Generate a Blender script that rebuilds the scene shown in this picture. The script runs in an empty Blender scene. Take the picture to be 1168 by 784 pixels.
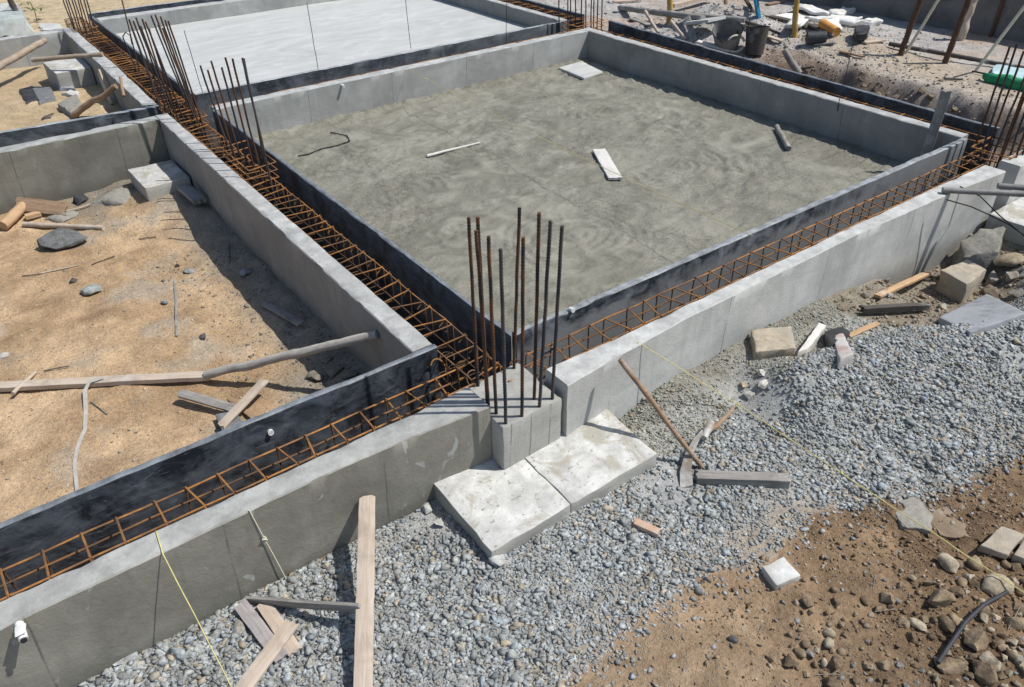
import bpy, bmesh, math, random
import numpy as np
from mathutils import Vector, Matrix, noise as mnoise

random.seed(7)
RNG = np.random.default_rng(11)
S = bpy.context.scene
COL = S.collection

# ------------------------------------------------------------------ camera
RC = np.array([[0.8039809589655548, 0.35351195282428527, -0.4781672477608512],
               [-0.594462497581037, 0.4573368010541059, -0.6614056163741827],
               [-0.015131311593593655, 0.8160100180830854, 0.5778396782823936]])
FOC = 877.8502150139282
CAM = np.array([0.0, 0.0, 3.0])
cam = bpy.data.cameras.new('camera')
cam.sensor_width = 36.0
cam.lens = FOC / 1168 * 36.0
cam.clip_end = 3000
cam.clip_start = 0.05
cam_o = bpy.data.objects.new('camera', cam)
COL.objects.link(cam_o)
cam_o.matrix_world = Matrix.Translation(CAM) @ Matrix(RC.tolist()).to_4x4()
S.camera = cam_o


def ray(px, py):
    return RC @ np.array([px - 584.0, -(py - 392.0), -FOC])


def at(px, py, z):
    """survey point: photo coordinate -> place in the site on the level z"""
    r = ray(px, py)
    return Vector(CAM + r * ((z - CAM[2]) / r[2]))


def at_y(px, py, y):
    r = ray(px, py)
    return Vector(CAM + r * ((y - CAM[1]) / r[1]))


def above(base, px, py):
    """point near the vertical over base that is seen at px,py"""
    d = ray(px, py); d = d / np.linalg.norm(d)
    v = np.array([0, 0, 1.0]); w = np.array(base) - CAM
    b = d @ v
    t = ((d @ w) - b * (v @ w)) / (1 - b * b)
    return Vector(CAM + d * t)


# ------------------------------------------------------------------ noise
_P = np.random.default_rng(3).permutation(256)
_P = np.concatenate([_P, _P, _P])
_A = np.linspace(0, 2 * np.pi, 256, endpoint=False)
_GX, _GY = np.cos(_A), np.sin(_A)


def perlin(x, y):
    x = np.asarray(x, float); y = np.asarray(y, float)
    xi = np.floor(x).astype(int); yi = np.floor(y).astype(int)
    xf = x - xi; yf = y - yi
    xi &= 255; yi &= 255

    def g(ix, iy, dx, dy):
        h = _P[_P[ix & 255] + (iy & 255)]
        return _GX[h] * dx + _GY[h] * dy
    u = xf * xf * xf * (xf * (xf * 6 - 15) + 10)
    v = yf * yf * yf * (yf * (yf * 6 - 15) + 10)
    a = g(xi, yi, xf, yf); b = g(xi + 1, yi, xf - 1, yf)
    c = g(xi, yi + 1, xf, yf - 1); d = g(xi + 1, yi + 1, xf - 1, yf - 1)
    return (a + u * (b - a)) + v * ((c + u * (d - c)) - (a + u * (b - a)))


def fbm(x, y, sc=1.0, octv=5, gain=0.5):
    t = 0; a = 1.0; s = sc
    for i in range(octv):
        t = t + a * perlin(x * s + 17.3 * i, y * s - 9.1 * i); a *= gain; s *= 2.03
    return t


def sst(a, b, x):
    t = np.clip((x - a) / (b - a), 0, 1)
    return t * t * (3 - 2 * t)


def seg_dist(x, y, A, B):
    ax, ay = A[0], A[1]; bx, by = B[0] - ax, B[1] - ay
    t = np.clip(((x - ax) * bx + (y - ay) * by) / (bx * bx + by * by), 0, 1)
    return np.hypot(x - ax - t * bx, y - ay - t * by)


def in_poly(x, y, poly):
    x = np.asarray(x); ins = np.zeros(x.shape, bool)
    n = len(poly)
    for i in range(n):
        x0, y0 = poly[i]; x1, y1 = poly[(i + 1) % n]
        c = ((y0 > y) != (y1 > y)) & (x < (x1 - x0) * (y - y0) / ((y1 - y0) + 1e-12) + x0)
        ins ^= c
    return ins


# ------------------------------------------------------------------ ground shape
HA, HB = (4.30, 2.24), (6.4, 1.45)


def G(x, y):
    x = np.asarray(x, float); y = np.asarray(y, float)
    z = -0.60 + 0.012 * fbm(x, y, 1.3, 4)
    # gravel heap
    d = seg_dist(x, y, HA, HB) + 0.05 * perlin(x * 3, y * 3)
    z = z + 0.25 * sst(0.58, 0.10, d)
    fd = np.hypot(np.maximum(np.abs(x - 2.22) - .65, 0), np.maximum(np.abs(y - 2.75) - .35, 0))
    z = z + .035 * sst(.22, .0, fd) * (1 + perlin(x * 5, y * 5))
    # mortar and fines banked against the right wall
    z = z + 0.10 * sst(2.45, 2.95, y) * sst(2.9, 3.4, x) * sst(6.1, 5.3, x) * (1 + .8 * perlin(x * 2.1, y * 2.1))
    # hole by the next footing
    z = z - 0.26 * sst(0.75, 0.35, np.hypot((x - 6.95) * .8, y - 2.55))
    # rough dirt in the lower right
    m = sst(1.75, 1.2, y - 0.05 * (x - 2)) * sst(1.2, 2.2, x)
    z = z + m * (0.055 * fbm(x, y, 2.2, 4, .55) + .016 * fbm(x + 3, y, 9, 4, .6) - 0.02)
    # trodden dirt inside the left room
    lr = (x < 1.98) & (y > 3.74) & (y < 9.72)
    zl = -0.70 + 0.03 * fbm(x + 5, y, 0.9, 5) + 0.05 * sst(1.2, 1.9, x) * sst(5.6, 4.2, y)
    zl = zl + .05 * sst(9.0, 9.7, y) * (1 + perlin(x * 2, y * 2))
    zl = zl + .07 * sst(1.55, 1.92, x) * (1 + perlin(x * 4, y * 3)) + .08 * sst(4.15, 3.8, y) * (1 + perlin(x * 4, y * 3))
    zl = zl + .016 * fbm(x, y, 5, 4) + .03 * perlin(x * 2.2 + 4, y * 2.2)
    zl = zl + .15 * np.exp(-(((x - 1.6) / .45) ** 2 + ((y - 8.75) / .7) ** 2))
    z = np.where(lr, zl, z)
    tl = (x < 1.98) & (y >= 9.72) & (y < 15.2)
    z = np.where(tl, -0.46 + 0.07 * fbm(x, y, 0.9, 5), z)
    tr = (x >= 1.98) & (x < 2.55) & (y > 3.1)
    z = np.where(tr, -0.62, z)
    ins = (x >= 2.55) & (x < 9.1) & (y > 3.1) & (y < 16.3)
    z = np.where(ins, -0.66, z)
    # yard beyond the right boards: a dug hollow under a bank, then level ground
    yard = (x >= 9.1) & (y > 3.1)
    edge = 10.35 + .30 * perlin(y * .9, 3.3) + .15 * perlin(y * 2.6, 1.1) + sst(6.2, 8.0, y) * -1.3
    zy = -0.72 + 0.46 * sst(0, .45, x - edge) + .10 * fbm(x, y, 1.4, 5, .55) * sst(11.6, 10.4, x) + .02 * fbm(x, y, 2, 4)
    pile = .40 * np.exp(-(((x - 10.9) / .8) ** 2 + ((y - 8.9) / .8) ** 2)) + .22 * np.exp(-(((x - 11.6) / .7) ** 2 + ((y - 7.3) / .9) ** 2))
    z = np.where(yard, zy + pile * (1 + .3 * fbm(x, y, 3, 3)), z)
    bk = (y >= 16.3) | ((y >= 15.2) & (x < 1.98))
    z = np.where(bk, -0.25 + .05 * fbm(x, y, 0.8, 4), z)
    return z


def flat_q(pts, lift, tilt=0.0):
    c = at_g(sum(p[0] for p in pts) / len(pts), sum(p[1] for p in pts) / len(pts))
    out = []
    for a, b in pts:
        p = at(a, b, c.z + lift)
        p = at(a, b, c.z + lift + tilt * (p.y - c.y)); out.append(p)
    return out


def at_g(px, py, lift=0.0):
    z = -0.5
    for _ in range(40):
        p = at(px, py, z)
        z = .5 * z + .5 * (float(G(p.x, p.y)) + lift)
    return at(px, py, z)


# outline of the gravel, from the photo's edge between stones and brown earth
GP = [tuple(at(a, b, -.58)[:2]) for a, b in
      [(630, 800), (700, 728), (752, 690), (806, 652), (866, 628), (930, 594), (985, 574), (1040, 562), (1100, 546), (1185, 505),
       (1400, 470)]]
GPOLY = GP + [(8.2, 2.3), (6.3, 2.02), (5.6, 2.32), (5.35, 3.0), (3, 3.0), (-1.5, 3.3), (-1.5, 1.3)]


# ------------------------------------------------------------------ materials
def nodes(name):
    m = bpy.data.materials.new(name); m.use_nodes = True
    nt = m.node_tree; nt.nodes.clear()
    out = nt.nodes.new('ShaderNodeOutputMaterial')
    b = nt.nodes.new('ShaderNodeBsdfPrincipled')
    nt.links.new(b.outputs[0], out.inputs[0])
    return m, nt, b


class NB:
    def __init__(s, nt):
        s.nt = nt

    def n(s, t, **k):
        o = s.nt.nodes.new(t)
        for a, v in k.items():
            setattr(o, a, v)
        return o

    def l(s, a, b):
        s.nt.links.new(a, b)

    def pos(s, scale=(1, 1, 1), obj=False):
        if obj:
            c = s.n('ShaderNodeTexCoord').outputs['Object']
        else:
            c = s.n('ShaderNodeNewGeometry').outputs['Position']
        mp = s.n('ShaderNodeMapping'); mp.inputs['Scale'].default_value = scale
        s.l(c, mp.inputs['Vector'])
        return mp.outputs[0]

    def noise(s, vec, scale, detail=6, rough=.55, dist=0):
        o = s.n('ShaderNodeTexNoise'); o.inputs['Scale'].default_value = scale
        o.inputs['Detail'].default_value = detail; o.inputs['Roughness'].default_value = rough
        o.inputs['Distortion'].default_value = dist
        s.l(vec, o.inputs['Vector']); return o.outputs[0]

    def ramp(s, fac, stops):
        o = s.n('ShaderNodeValToRGB'); e = o.color_ramp.elements
        while len(e) < len(stops):
            e.new(.5)
        for i, (p, c) in enumerate(stops):
            e[i].position = p; e[i].color = (c if isinstance(c, tuple) else (c, c, c)) + ((1,) if not isinstance(c, tuple) or len(c) == 3 else ())
        s.l(fac, o.inputs[0]); return o.outputs[0]

    def mix(s, fac, a, b, mode='MIX'):
        o = s.n('ShaderNodeMix', data_type='RGBA', blend_type=mode)
        for sock, v in ((o.inputs[0], fac), (o.inputs[6], a), (o.inputs[7], b)):
            if hasattr(v, 'node'):
                s.l(v, sock)
            elif isinstance(v, (int, float)):
                sock.default_value = v if sock == o.inputs[0] else (v, v, v, 1)
            else:
                sock.default_value = tuple(v) + (1,)
        return o.outputs[2]

    def math(s, op, a, b=0.0):
        o = s.n('ShaderNodeMath', operation=op)
        for i, v in enumerate((a, b)):
            if hasattr(v, 'node'):
                s.l(v, o.inputs[i])
            else:
                o.inputs[i].default_value = v
        return o.outputs[0]

    def bump(s, bsdf, h, strength=.4, dist=.01, prev=None):
        o = s.n('ShaderNodeBump'); o.inputs['Strength'].default_value = strength; o.inputs['Distance'].default_value = dist
        s.l(h, o.inputs['Height'])
        if prev is not None:
            s.l(prev, o.inputs['Normal'])
        s.l(o.outputs[0], bsdf.inputs['Normal']); return o.outputs[0]

    def up(s):
        g = s.n('ShaderNodeNewGeometry'); x = s.n('ShaderNodeSeparateXYZ'); s.l(g.outputs['Normal'], x.inputs[0])
        return x.outputs[2]

    def posz(s):
        g = s.n('ShaderNodeNewGeometry'); x = s.n('ShaderNodeSeparateXYZ'); s.l(g.outputs['Position'], x.inputs[0])
        return x.outputs


def sc3(c, k):
    return tuple(min(1, v * k) for v in c)


def concrete(name, side, top, rough_z=True, stain=1.0, white=.25, seam=None, low=None, blot=None):
    """cast concrete: side and top tints, drips, stains, pin holes, splashes, form seams"""
    m, nt, b = nodes(name); N = NB(nt)
    P = N.pos()
    up = N.ramp(N.up(), [(.55, 0.0), (.9, 1.0)])
    big = N.noise(P, 1.6, 5, .6, .4)
    med = N.noise(P, 7, 6, .65, .3)
    fin = N.noise(P, 60, 4, .6)
    drip = N.noise(N.pos((9, 9, 1.1)), 1.0, 5, .6, .6)
    c = N.mix(N.ramp(big, [(.36, 0.0), (.64, 1.0)]), sc3(side, 1 - .34 * stain), sc3(side, 1.15))
    diag = N.noise(N.pos((1.6, 1.6, 5.5)), 1.0, 6, .65, 1.6)
    c = N.mix(N.math('MULTIPLY', N.ramp(diag, [(.50, 0.0), (.70, 1.0)]), .40), c, sc3(side, .70))
    c = N.mix(N.math('MULTIPLY', N.ramp(drip, [(.52, 0.0), (.68, 1.0)]), .45 * stain), c, sc3(side, .62))
    c = N.mix(N.math('MULTIPLY', N.ramp(med, [(.55, 0.0), (.75, 1.0)]), .35), c, sc3(side, 1.3))
    if low:   # damp, dirty foot of the wall
        z = N.posz()[2]
        zz = N.math('ADD', z, N.math('MULTIPLY', med, .16))
        c = N.mix(N.math('MULTIPLY', N.ramp(N.math('ADD', zz, 1.0), [(.42, 1.0), (.58, 0.0)]), .8), c, low)
    if seam:
        ax, period, off = seam
        x = N.posz()
        v = N.math('ADD', N.math('ADD', x[ax], off), N.math('MULTIPLY', N.noise(P, 2.2, 3), .03))
        v = N.math('ADD', v, N.math('MULTIPLY', x[2], -.05))
        fr = N.math('FRACT', N.math('DIVIDE', v, period))
        d = N.math('ABSOLUTE', N.math('SUBTRACT', fr, .5))
        line = N.ramp(N.math('MULTIPLY', d, period), [(.002, 1.0), (.007, 0.0)])
        line = N.math('MULTIPLY', line, N.ramp(N.noise(P, 5, 3), [(.40, 0.15), (.55, 0.85)]))
        c = N.mix(line, c, sc3(side, .33))
    # light splashes of cement
    sp = N.noise(N.pos((6, 6, 3)), 1.3, 3, .5, 1.2)
    c = N.mix(N.math('MULTIPLY', N.ramp(sp, [(.66, 0.0), (.70, 1.0)]), white), c, (.5, .52, .52))
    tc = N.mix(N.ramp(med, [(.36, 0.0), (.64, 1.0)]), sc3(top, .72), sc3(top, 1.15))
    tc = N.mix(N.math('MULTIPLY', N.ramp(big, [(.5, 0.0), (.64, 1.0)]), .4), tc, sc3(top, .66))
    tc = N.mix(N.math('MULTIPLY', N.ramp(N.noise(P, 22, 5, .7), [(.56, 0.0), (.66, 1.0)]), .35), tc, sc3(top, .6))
    if blot:   # damp and muddy patches on the top
        bn = N.noise(P, 3.4, 6, .62, .8)
        tc = N.mix(N.math('MULTIPLY', N.ramp(bn, [(.52, 0.0), (.60, 1.0)]), .75), tc, blot)
        tc = N.mix(N.math('MULTIPLY', N.ramp(N.noise(P, 34, 3, .6), [(.62, 0.0), (.68, 1.0)]), .8), tc, sc3(blot, .6))
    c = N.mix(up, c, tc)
    vo = N.n('ShaderNodeTexVoronoi'); vo.inputs['Scale'].default_value = 20; N.l(P, vo.inputs['Vector'])
    pin = N.ramp(vo.outputs['Distance'], [(.03, 1.0), (.075, 0.0)])
    pin = N.math('MULTIPLY', pin, N.ramp(N.noise(P, 3.1, 2), [(.47, 0.0), (.54, 1.0)]))
    c = N.mix(N.math('MULTIPLY', pin, .8), c, (.03, .03, .03))
    c = N.mix(N.math('MULTIPLY', fin, .22), c, sc3(side, .5))
    N.l(c, b.inputs['Base Color'])
    b.inputs['Roughness'].default_value = .85
    b.inputs['Specular IOR Level'].default_value = .25
    h = N.math('ADD', N.math('MULTIPLY', med, .6), N.math('MULTIPLY', fin, .35))
    h = N.math('SUBTRACT', h, N.math('MULTIPLY', pin, .8))
    N.bump(b, h, .5, .014)
    return m


def board_mat(name, dusty=0.0, base=(.014, .018, .025), top=(.16, .18, .20)):
    """black film-faced form ply, scuffed, with a cement-grey top edge"""
    m, nt, b = nodes(name); N = NB(nt); P = N.pos()
    n1 = N.noise(P, 4, 7, .65, .8)
    c = N.mix(N.ramp(n1, [(.42, 0.0), (.66, 1.0)]), base, (.085, .102, .128))
    pt = N.noise(N.pos((1.1, 1.1, 2.2)), 1.5, 6, .7, 1.5)
    c = N.mix(N.math('MULTIPLY', N.ramp(pt, [(.50, 0.0), (.66, 1.0)]), .55), c, (.14, .158, .180))
    scr = N.noise(N.pos((3, 3, 14)), 3.0, 6, .7, .5)
    c = N.mix(N.math('MULTIPLY', N.ramp(scr, [(.57, 0.0), (.68, 1.0)]), .6), c, (.20, .21, .22))
    if dusty:
        z = N.posz()
        d = N.math('ADD', N.math('MULTIPLY', z[2], -1.0), N.math('MULTIPLY', N.math('SUBTRACT', n1, .5), .5))
        d = N.ramp(d, [(.02, 0.0), (.16, 1.0)])
        d2 = N.ramp(N.math('ADD', N.math('MULTIPLY', z[0], .1), N.math('MULTIPLY', N.math('SUBTRACT', n1, .5), .25)), [(.56, 0.0), (.70, 1.0)])
        d = N.math('MAXIMUM', d, d2)
        c = N.mix(N.math('MULTIPLY', d, dusty), c, (.26, .265, .27))
    u = N.ramp(N.up(), [(.5, 0.0), (.8, 1.0)])
    c = N.mix(u, c, N.mix(N.ramp(N.noise(P, 9, 5, .7), [(.35, 0.0), (.65, 1.0)]), sc3(top, .6), sc3(top, 1.35)))
    N.l(c, b.inputs['Base Color'])
    N.l(N.ramp(n1, [(.3, .42), (.7, .75)]), b.inputs['Roughness'])
    N.bump(b, N.math('ADD', n1, N.noise(P, 40, 3)), .25, .008)
    return m


def wood(name, a, bcol, dirt=.3):
    m, nt, b = nodes(name); N = NB(nt)
    P = N.pos((2.2, 26, 26), True)
    g = N.noise(P, 1.6, 7, .65, .7)
    c = N.mix(N.ramp(g, [(.32, 0.0), (.68, 1.0)]), a, bcol)
    blot = N.noise(N.pos((1, 1, 1), True), 9, 5, .6, .5)
    c = N.mix(N.math('MULTIPLY', N.ramp(blot, [(.48, 0.0), (.68, 1.0)]), dirt), c, sc3(a, .45))
    c = N.mix(N.math('MULTIPLY', N.ramp(N.noise(N.pos((1, 1, 1), True), 5, 4), [(.55, 0.0), (.7, 1.0)]), .5), c, (.50, .48, .45))
    N.l(c, b.inputs['Base Color']); b.inputs['Roughness'].default_value = .82
    b.inputs['Specular IOR Level'].default_value = .2
    N.bump(b, g, .5, .006)
    return m


def plain(name, c, var=.25, rough=.8, scale=14, bump=.4, c2=None, metal=0.0, dist=.008):
    m, nt, b = nodes(name); N = NB(nt); P = N.pos()
    n = N.noise(P, scale, 7, .65, .3); n2 = N.noise(P, scale * .22, 4, .6)
    cc = N.mix(N.ramp(n, [(.3, 0.0), (.7, 1.0)]), sc3(c, 1 - var), sc3(c, 1 + var))
    if c2:
        cc = N.mix(N.ramp(n2, [(.46, 0.0), (.6, 1.0)]), cc, c2)
    N.l(cc, b.inputs['Base Color']); b.inputs['Roughness'].default_value = rough; b.inputs['Metallic'].default_value = metal
    b.inputs['Specular IOR Level'].default_value = .3
    N.bump(b, N.math('ADD', n, N.math('MULTIPLY', N.noise(P, scale * 5, 3), .4)), bump, dist)
    return m


def stone_mat(name, tint=(1, 1, 1)):
    """stones coloured one by one through the mesh's colour attribute"""
    m, nt, b = nodes(name); N = NB(nt); P = N.pos()
    a = N.n('ShaderNodeVertexColor', layer_name='Col').outputs[0]
    n = N.noise(P, 55, 5, .65)
    c = N.mix(1.0, a, N.mix(N.ramp(n, [(.3, 0.0), (.7, 1.0)]), (.60, .60, .61), (1.18, 1.17, 1.14)), 'MULTIPLY')
    c = N.mix(1.0, c, N.mix(N.ramp(N.noise(P, 14, 4, .6), [(.4, 0.0), (.6, 1.0)]), (.75, .73, .70), (1.12, 1.12, 1.12)), 'MULTIPLY')
    c = N.mix(1.0, c, tint, 'MULTIPLY')
    N.l(c, b.inputs['Base Color']); b.inputs['Roughness'].default_value = .88
    b.inputs['Specular IOR Level'].default_value = .25
    N.bump(b, n, .5, .006)
    return m


def ground_mat():
    m, nt, b = nodes('earth'); N = NB(nt); P = N.pos()
    a = N.n('ShaderNodeVertexColor', layer_name='Col').outputs[0]
    n0 = N.noise(P, 5, 8, .68, .3); n1 = N.noise(P, 38, 6, .7); n2 = N.noise(P, 150, 3, .6)
    c = N.mix(1.0, a, N.mix(N.ramp(n0, [(.3, 0.0), (.7, 1.0)]), (.74, .73, .72), (1.2, 1.2, 1.2)), 'MULTIPLY')
    c = N.mix(1.0, c, N.mix(N.ramp(n1, [(.36, 0.0), (.62, 1.0)]), (.80, .785, .77), (1.16, 1.16, 1.15)), 'MULTIPLY')
    c = N.mix(1.0, c, N.mix(N.ramp(n2, [(.36, 0.0), (.62, 1.0)]), (.86, .85, .84), (1.12, 1.12, 1.12)), 'MULTIPLY')
    vo = N.n('ShaderNodeTexVoronoi'); vo.inputs['Scale'].default_value = 48; N.l(P, vo.inputs['Vector'])
    peb = N.ramp(vo.outputs['Distance'], [(.18, 1.0), (.30, 0.0)])
    pm = N.math('MULTIPLY', peb, N.ramp(N.noise(P, 11, 3), [(.50, 0.0), (.62, .7)]))
    c = N.mix(pm, c, N.mix(.5, a, (.42, .40, .37)))
    N.l(c, b.inputs['Base Color']); b.inputs['Roughness'].default_value = .95
    b.inputs['Specular IOR Level'].default_value = .1
    h = N.math('ADD', N.math('MULTIPLY', n0, .8), N.math('ADD', N.math('MULTIPLY', n1, .5), N.math('MULTIPLY', n2, .18)))
    h = N.math('ADD', h, N.math('MULTIPLY', pm, .35))
    N.bump(b, h, .85, .035)
    return m


def rust_mat(name, a, bb, c3, depth_shade=False):
    m, nt, b = nodes(name); N = NB(nt); P = N.pos()
    n = N.noise(P, 16, 6, .7, .2); n2 = N.noise(P, 4.5, 4, .6)
    c = N.mix(N.ramp(n, [(.35, 0.0), (.65, 1.0)]), a, bb)
    c = N.mix(N.ramp(n2, [(.46, 0.0), (.58, 1.0)]), c, c3)
    if depth_shade:      # trench shade painted into the colour, darker on the lower bars
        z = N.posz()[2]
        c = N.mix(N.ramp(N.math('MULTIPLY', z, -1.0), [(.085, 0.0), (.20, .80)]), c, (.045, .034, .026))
    N.l(c, b.inputs['Base Color']); b.inputs['Roughness'].default_value = .75
    b.inputs['Specular IOR Level'].default_value = .3
    N.bump(b, n, .4, .003)
    return m


def wet_mat():
    m, nt, b = nodes('fresh_concrete'); N = NB(nt); P = N.pos()
    w = N.noise(P, .8, 3, .5, 0)
    n0 = N.noise(P, 1.6, 6, .62, 1.4); n1 = N.noise(P, 6, 8, .74, .35); n2 = N.noise(P, 48, 5, .75)
    c = N.mix(N.ramp(n0, [(.36, 0.0), (.64, 1.0)]), (.165, .160, .124), (.290, .283, .232))
    mask_ = N.ramp(N.noise(P, 1.15, 4, .6, .5), [(.42, 0.1), (.60, 1.0)])
    c = N.mix(N.math('MULTIPLY', N.ramp(n1, [(.53, 0.0), (.68, 1.0)]), .45), c, (.115, .109, .085))
    c = N.mix(N.math('MULTIPLY', N.math('MULTIPLY', N.ramp(n2, [(.45, 0.0), (.66, 1.0)]), mask_), .5), c, (.36, .345, .29))
    c = N.mix(N.math('MULTIPLY', N.ramp(N.noise(P, 30, 4, .7), [(.57, 0.0), (.65, 1.0)]), N.math('MULTIPLY', mask_, .7)), c, (.10, .095, .075))
    mask = N.ramp(N.noise(P, 1.15, 4, .6, .5), [(.42, 0.0), (.60, 1.0)])
    # trowel drags: thin dark scores
    sc = N.noise(N.pos((5, 16, 5)), 1.3, 4, .6, 2.4)
    d = N.math('ABSOLUTE', N.math('SUBTRACT', sc, .5))
    sl = N.math('MULTIPLY', N.ramp(d, [(.0, 1.0), (.010, 0.0)]), N.ramp(N.noise(P, 2.4, 3), [(.54, 0.0), (.60, .8)]))
    c = N.mix(N.math('MULTIPLY', sl, .75), c, (.05, .047, .04))
    vo = N.n('ShaderNodeTexVoronoi'); vo.inputs['Scale'].default_value = 42; N.l(P, vo.inputs['Vector'])
    pits = N.math('MULTIPLY', N.ramp(vo.outputs['Distance'], [(.10, 1.0), (.28, 0.0)]), mask)
    c = N.mix(N.math('MULTIPLY', pits, .65), c, (.07, .067, .055))
    N.l(c, b.inputs['Base Color'])
    N.l(N.ramp(n0, [(.3, .55), (.7, .85)]), b.inputs['Roughness'])
    b.inputs['Specular IOR Level'].default_value = .35
    h = N.math('ADD', N.math('MULTIPLY', n1, 1.0), N.math('MULTIPLY', N.math('MULTIPLY', n2, N.math('ADD', mask, .25)), .55))
    h = N.math('SUBTRACT', h, N.math('ADD', N.math('MULTIPLY', sl, .5), N.math('MULTIPLY', pits, .4)))
    N.bump(b, h, .7, .035)
    return m


def slab_mat():
    m, nt, b = nodes('cured_concrete'); N = NB(nt); P = N.pos()
    n0 = N.noise(N.pos((.45, 1.2, 1)), 1.3, 6, .62, 1.6); n1 = N.noise(P, 9, 6, .7, .6)
    sw = N.noise(N.pos((1, 3.2, 1)), .9, 5, .6, 2.5)
    c = N.mix(N.ramp(n0, [(.3, 0.0), (.7, 1.0)]), (.40, .41, .395), (.53, .54, .52))
    c = N.mix(N.math('MULTIPLY', N.ramp(sw, [(.52, 0.0), (.66, 1.0)]), .5), c, (.62, .635, .62))
    c = N.mix(N.math('MULTIPLY', N.ramp(n1, [(.55, 0.0), (.72, 1.0)]), .3), c, (.35, .36, .35))
    N.l(c, b.inputs['Base Color']); b.inputs['Roughness'].default_value = .7
    N.bump(b, N.math('ADD', n0, N.math('MULTIPLY', n1, .4)), .25, .02)
    return m


M = {}
M['earth'] = ground_mat()
M['wet'] = wet_mat()
M['slab'] = slab_mat()
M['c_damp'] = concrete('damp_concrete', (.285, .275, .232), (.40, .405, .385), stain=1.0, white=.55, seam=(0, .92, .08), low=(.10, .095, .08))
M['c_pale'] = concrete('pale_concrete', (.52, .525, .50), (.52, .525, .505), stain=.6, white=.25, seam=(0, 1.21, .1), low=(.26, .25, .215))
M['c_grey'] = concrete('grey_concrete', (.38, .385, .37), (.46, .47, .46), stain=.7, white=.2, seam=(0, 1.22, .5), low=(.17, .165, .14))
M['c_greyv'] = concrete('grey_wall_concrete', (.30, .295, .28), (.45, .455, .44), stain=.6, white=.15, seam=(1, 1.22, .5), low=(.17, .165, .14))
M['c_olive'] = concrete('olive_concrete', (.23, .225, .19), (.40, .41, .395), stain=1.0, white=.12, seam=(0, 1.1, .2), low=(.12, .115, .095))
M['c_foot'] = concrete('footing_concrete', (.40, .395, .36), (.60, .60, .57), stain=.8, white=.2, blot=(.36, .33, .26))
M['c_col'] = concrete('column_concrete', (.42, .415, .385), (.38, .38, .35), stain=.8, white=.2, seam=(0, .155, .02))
M['board'] = board_mat('black_form_ply')
M['board_dusty'] = board_mat('dusty_form_ply', .75, top=(.26, .28, .29))
M['board_blue'] = board_mat('worn_form_ply', .25, (.035, .042, .052), (.30, .33, .35))
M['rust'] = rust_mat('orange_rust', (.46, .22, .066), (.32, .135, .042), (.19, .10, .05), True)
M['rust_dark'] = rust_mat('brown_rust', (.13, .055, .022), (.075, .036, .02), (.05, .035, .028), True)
M['rod_grey'] = rust_mat('blue_grey_steel', (.055, .058, .065), (.09, .07, .055), (.035, .04, .05))
M['rod_brown'] = rust_mat('rusty_steel', (.15, .062, .024), (.055, .042, .036), (.035, .032, .034))
M['w_pale'] = wood('pale_wood', (.42, .34, .26), (.56, .48, .40), .35)
M['w_tan'] = wood('tan_wood', (.42, .27, .15), (.55, .38, .23), .3)
M['w_grey'] = wood('weathered_wood', (.20, .19, .175), (.36, .34, .31), .4)
M['w_lilac'] = wood('cement_stained_wood', (.27, .25, .245), (.40, .37, .36), .4)
M['w_white'] = wood('whitened_wood', (.55, .53, .49), (.70, .68, .64), .2)
M['w_pole'] = wood('grey_brown_pole', (.30, .235, .17), (.42, .345, .265), .4)
M['w_weath'] = wood('pale_weathered_wood', (.34, .315, .28), (.52, .49, .44), .35)
M['w_dark'] = wood('dark_wood', (.07, .06, .055), (.13, .115, .10), .3)
M['w_brown'] = wood('brown_wood', (.25, .165, .105), (.38, .27, .18), .4)
M['gravel'] = stone_mat('crushed_stone')
M['rock'] = stone_mat('field_stone')
M['steel'] = plain('tool_steel', (.46, .45, .42), .3, .6, 20, .2, (.26, .22, .18), .1)
M['rubber'] = plain('black_rubber', (.045, .047, .055), .3, .6, 20, .1)
M['black_sheet'] = plain('black_plastic', (.035, .037, .042), .4, .5, 8, .5)
M['white_plastic'] = plain('white_plastic', (.72, .72, .70), .1, .5, 10, .15)
M['string'] = plain('yellow_string', (.62, .55, .22), .2, .8, 30, .1)
M['string_w'] = plain('pale_string', (.66, .62, .48), .15, .8, 30, .1)
M['wire'] = plain('black_wire', (.03, .03, .032), .3, .6, 20, .1)
M['grey_tile'] = plain('grey_sheet_stone', (.27, .285, .30), .28, .85, 14, .5, (.34, .36, .38))
M['white_tile'] = plain('white_mortar', (.62, .62, .60), .15, .85, 18, .6, (.50, .49, .45))
M['tan_stone'] = plain('tan_stone', (.40, .34, .26), .3, .9, 14, .9, (.34, .31, .26))
M['grey_stone'] = plain('grey_stone', (.17, .175, .18), .35, .9, 22, .9)
M['brick'] = plain('brick', (.50, .32, .22), .2, .9, 22, .6, (.52, .42, .34))
M['brick_pale'] = plain('mortared_brick', (.46, .36, .32), .25, .9, 18, .7, (.52, .50, .47))
M['stone_wall'] = plain('grey_blockwork', (.155, .15, .145), .3, .9, 3.5, .9, (.20, .195, .185), 0, .03)
M['tan_wall'] = plain('yellow_render', (.42, .33, .16), .2, .9, 4, .3)
M['pipe'] = plain('grey_pipe', (.17, .168, .165), .25, .6, 16, .2, (.26, .255, .245))
M['yellow_post'] = wood('ochre_post', (.44, .27, .07), (.56, .37, .12), .3)
M['rust_pole'] = plain('brown_pole', (.10, .055, .035), .35, .7, 20, .3)
M['bag'] = plain('white_bag', (.74, .74, .72), .12, .75, 12, .5, (.60, .59, .55))
M['orange'] = plain('orange_pipe', (.62, .28, .07), .2, .6, 12, .2)
M['green'] = plain('green_net', (.02, .26, .11), .4, .7, 40, .8)
M['tarp'] = plain('pale_blue_tarp', (.42, .58, .60), .15, .6, 6, .5)
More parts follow.
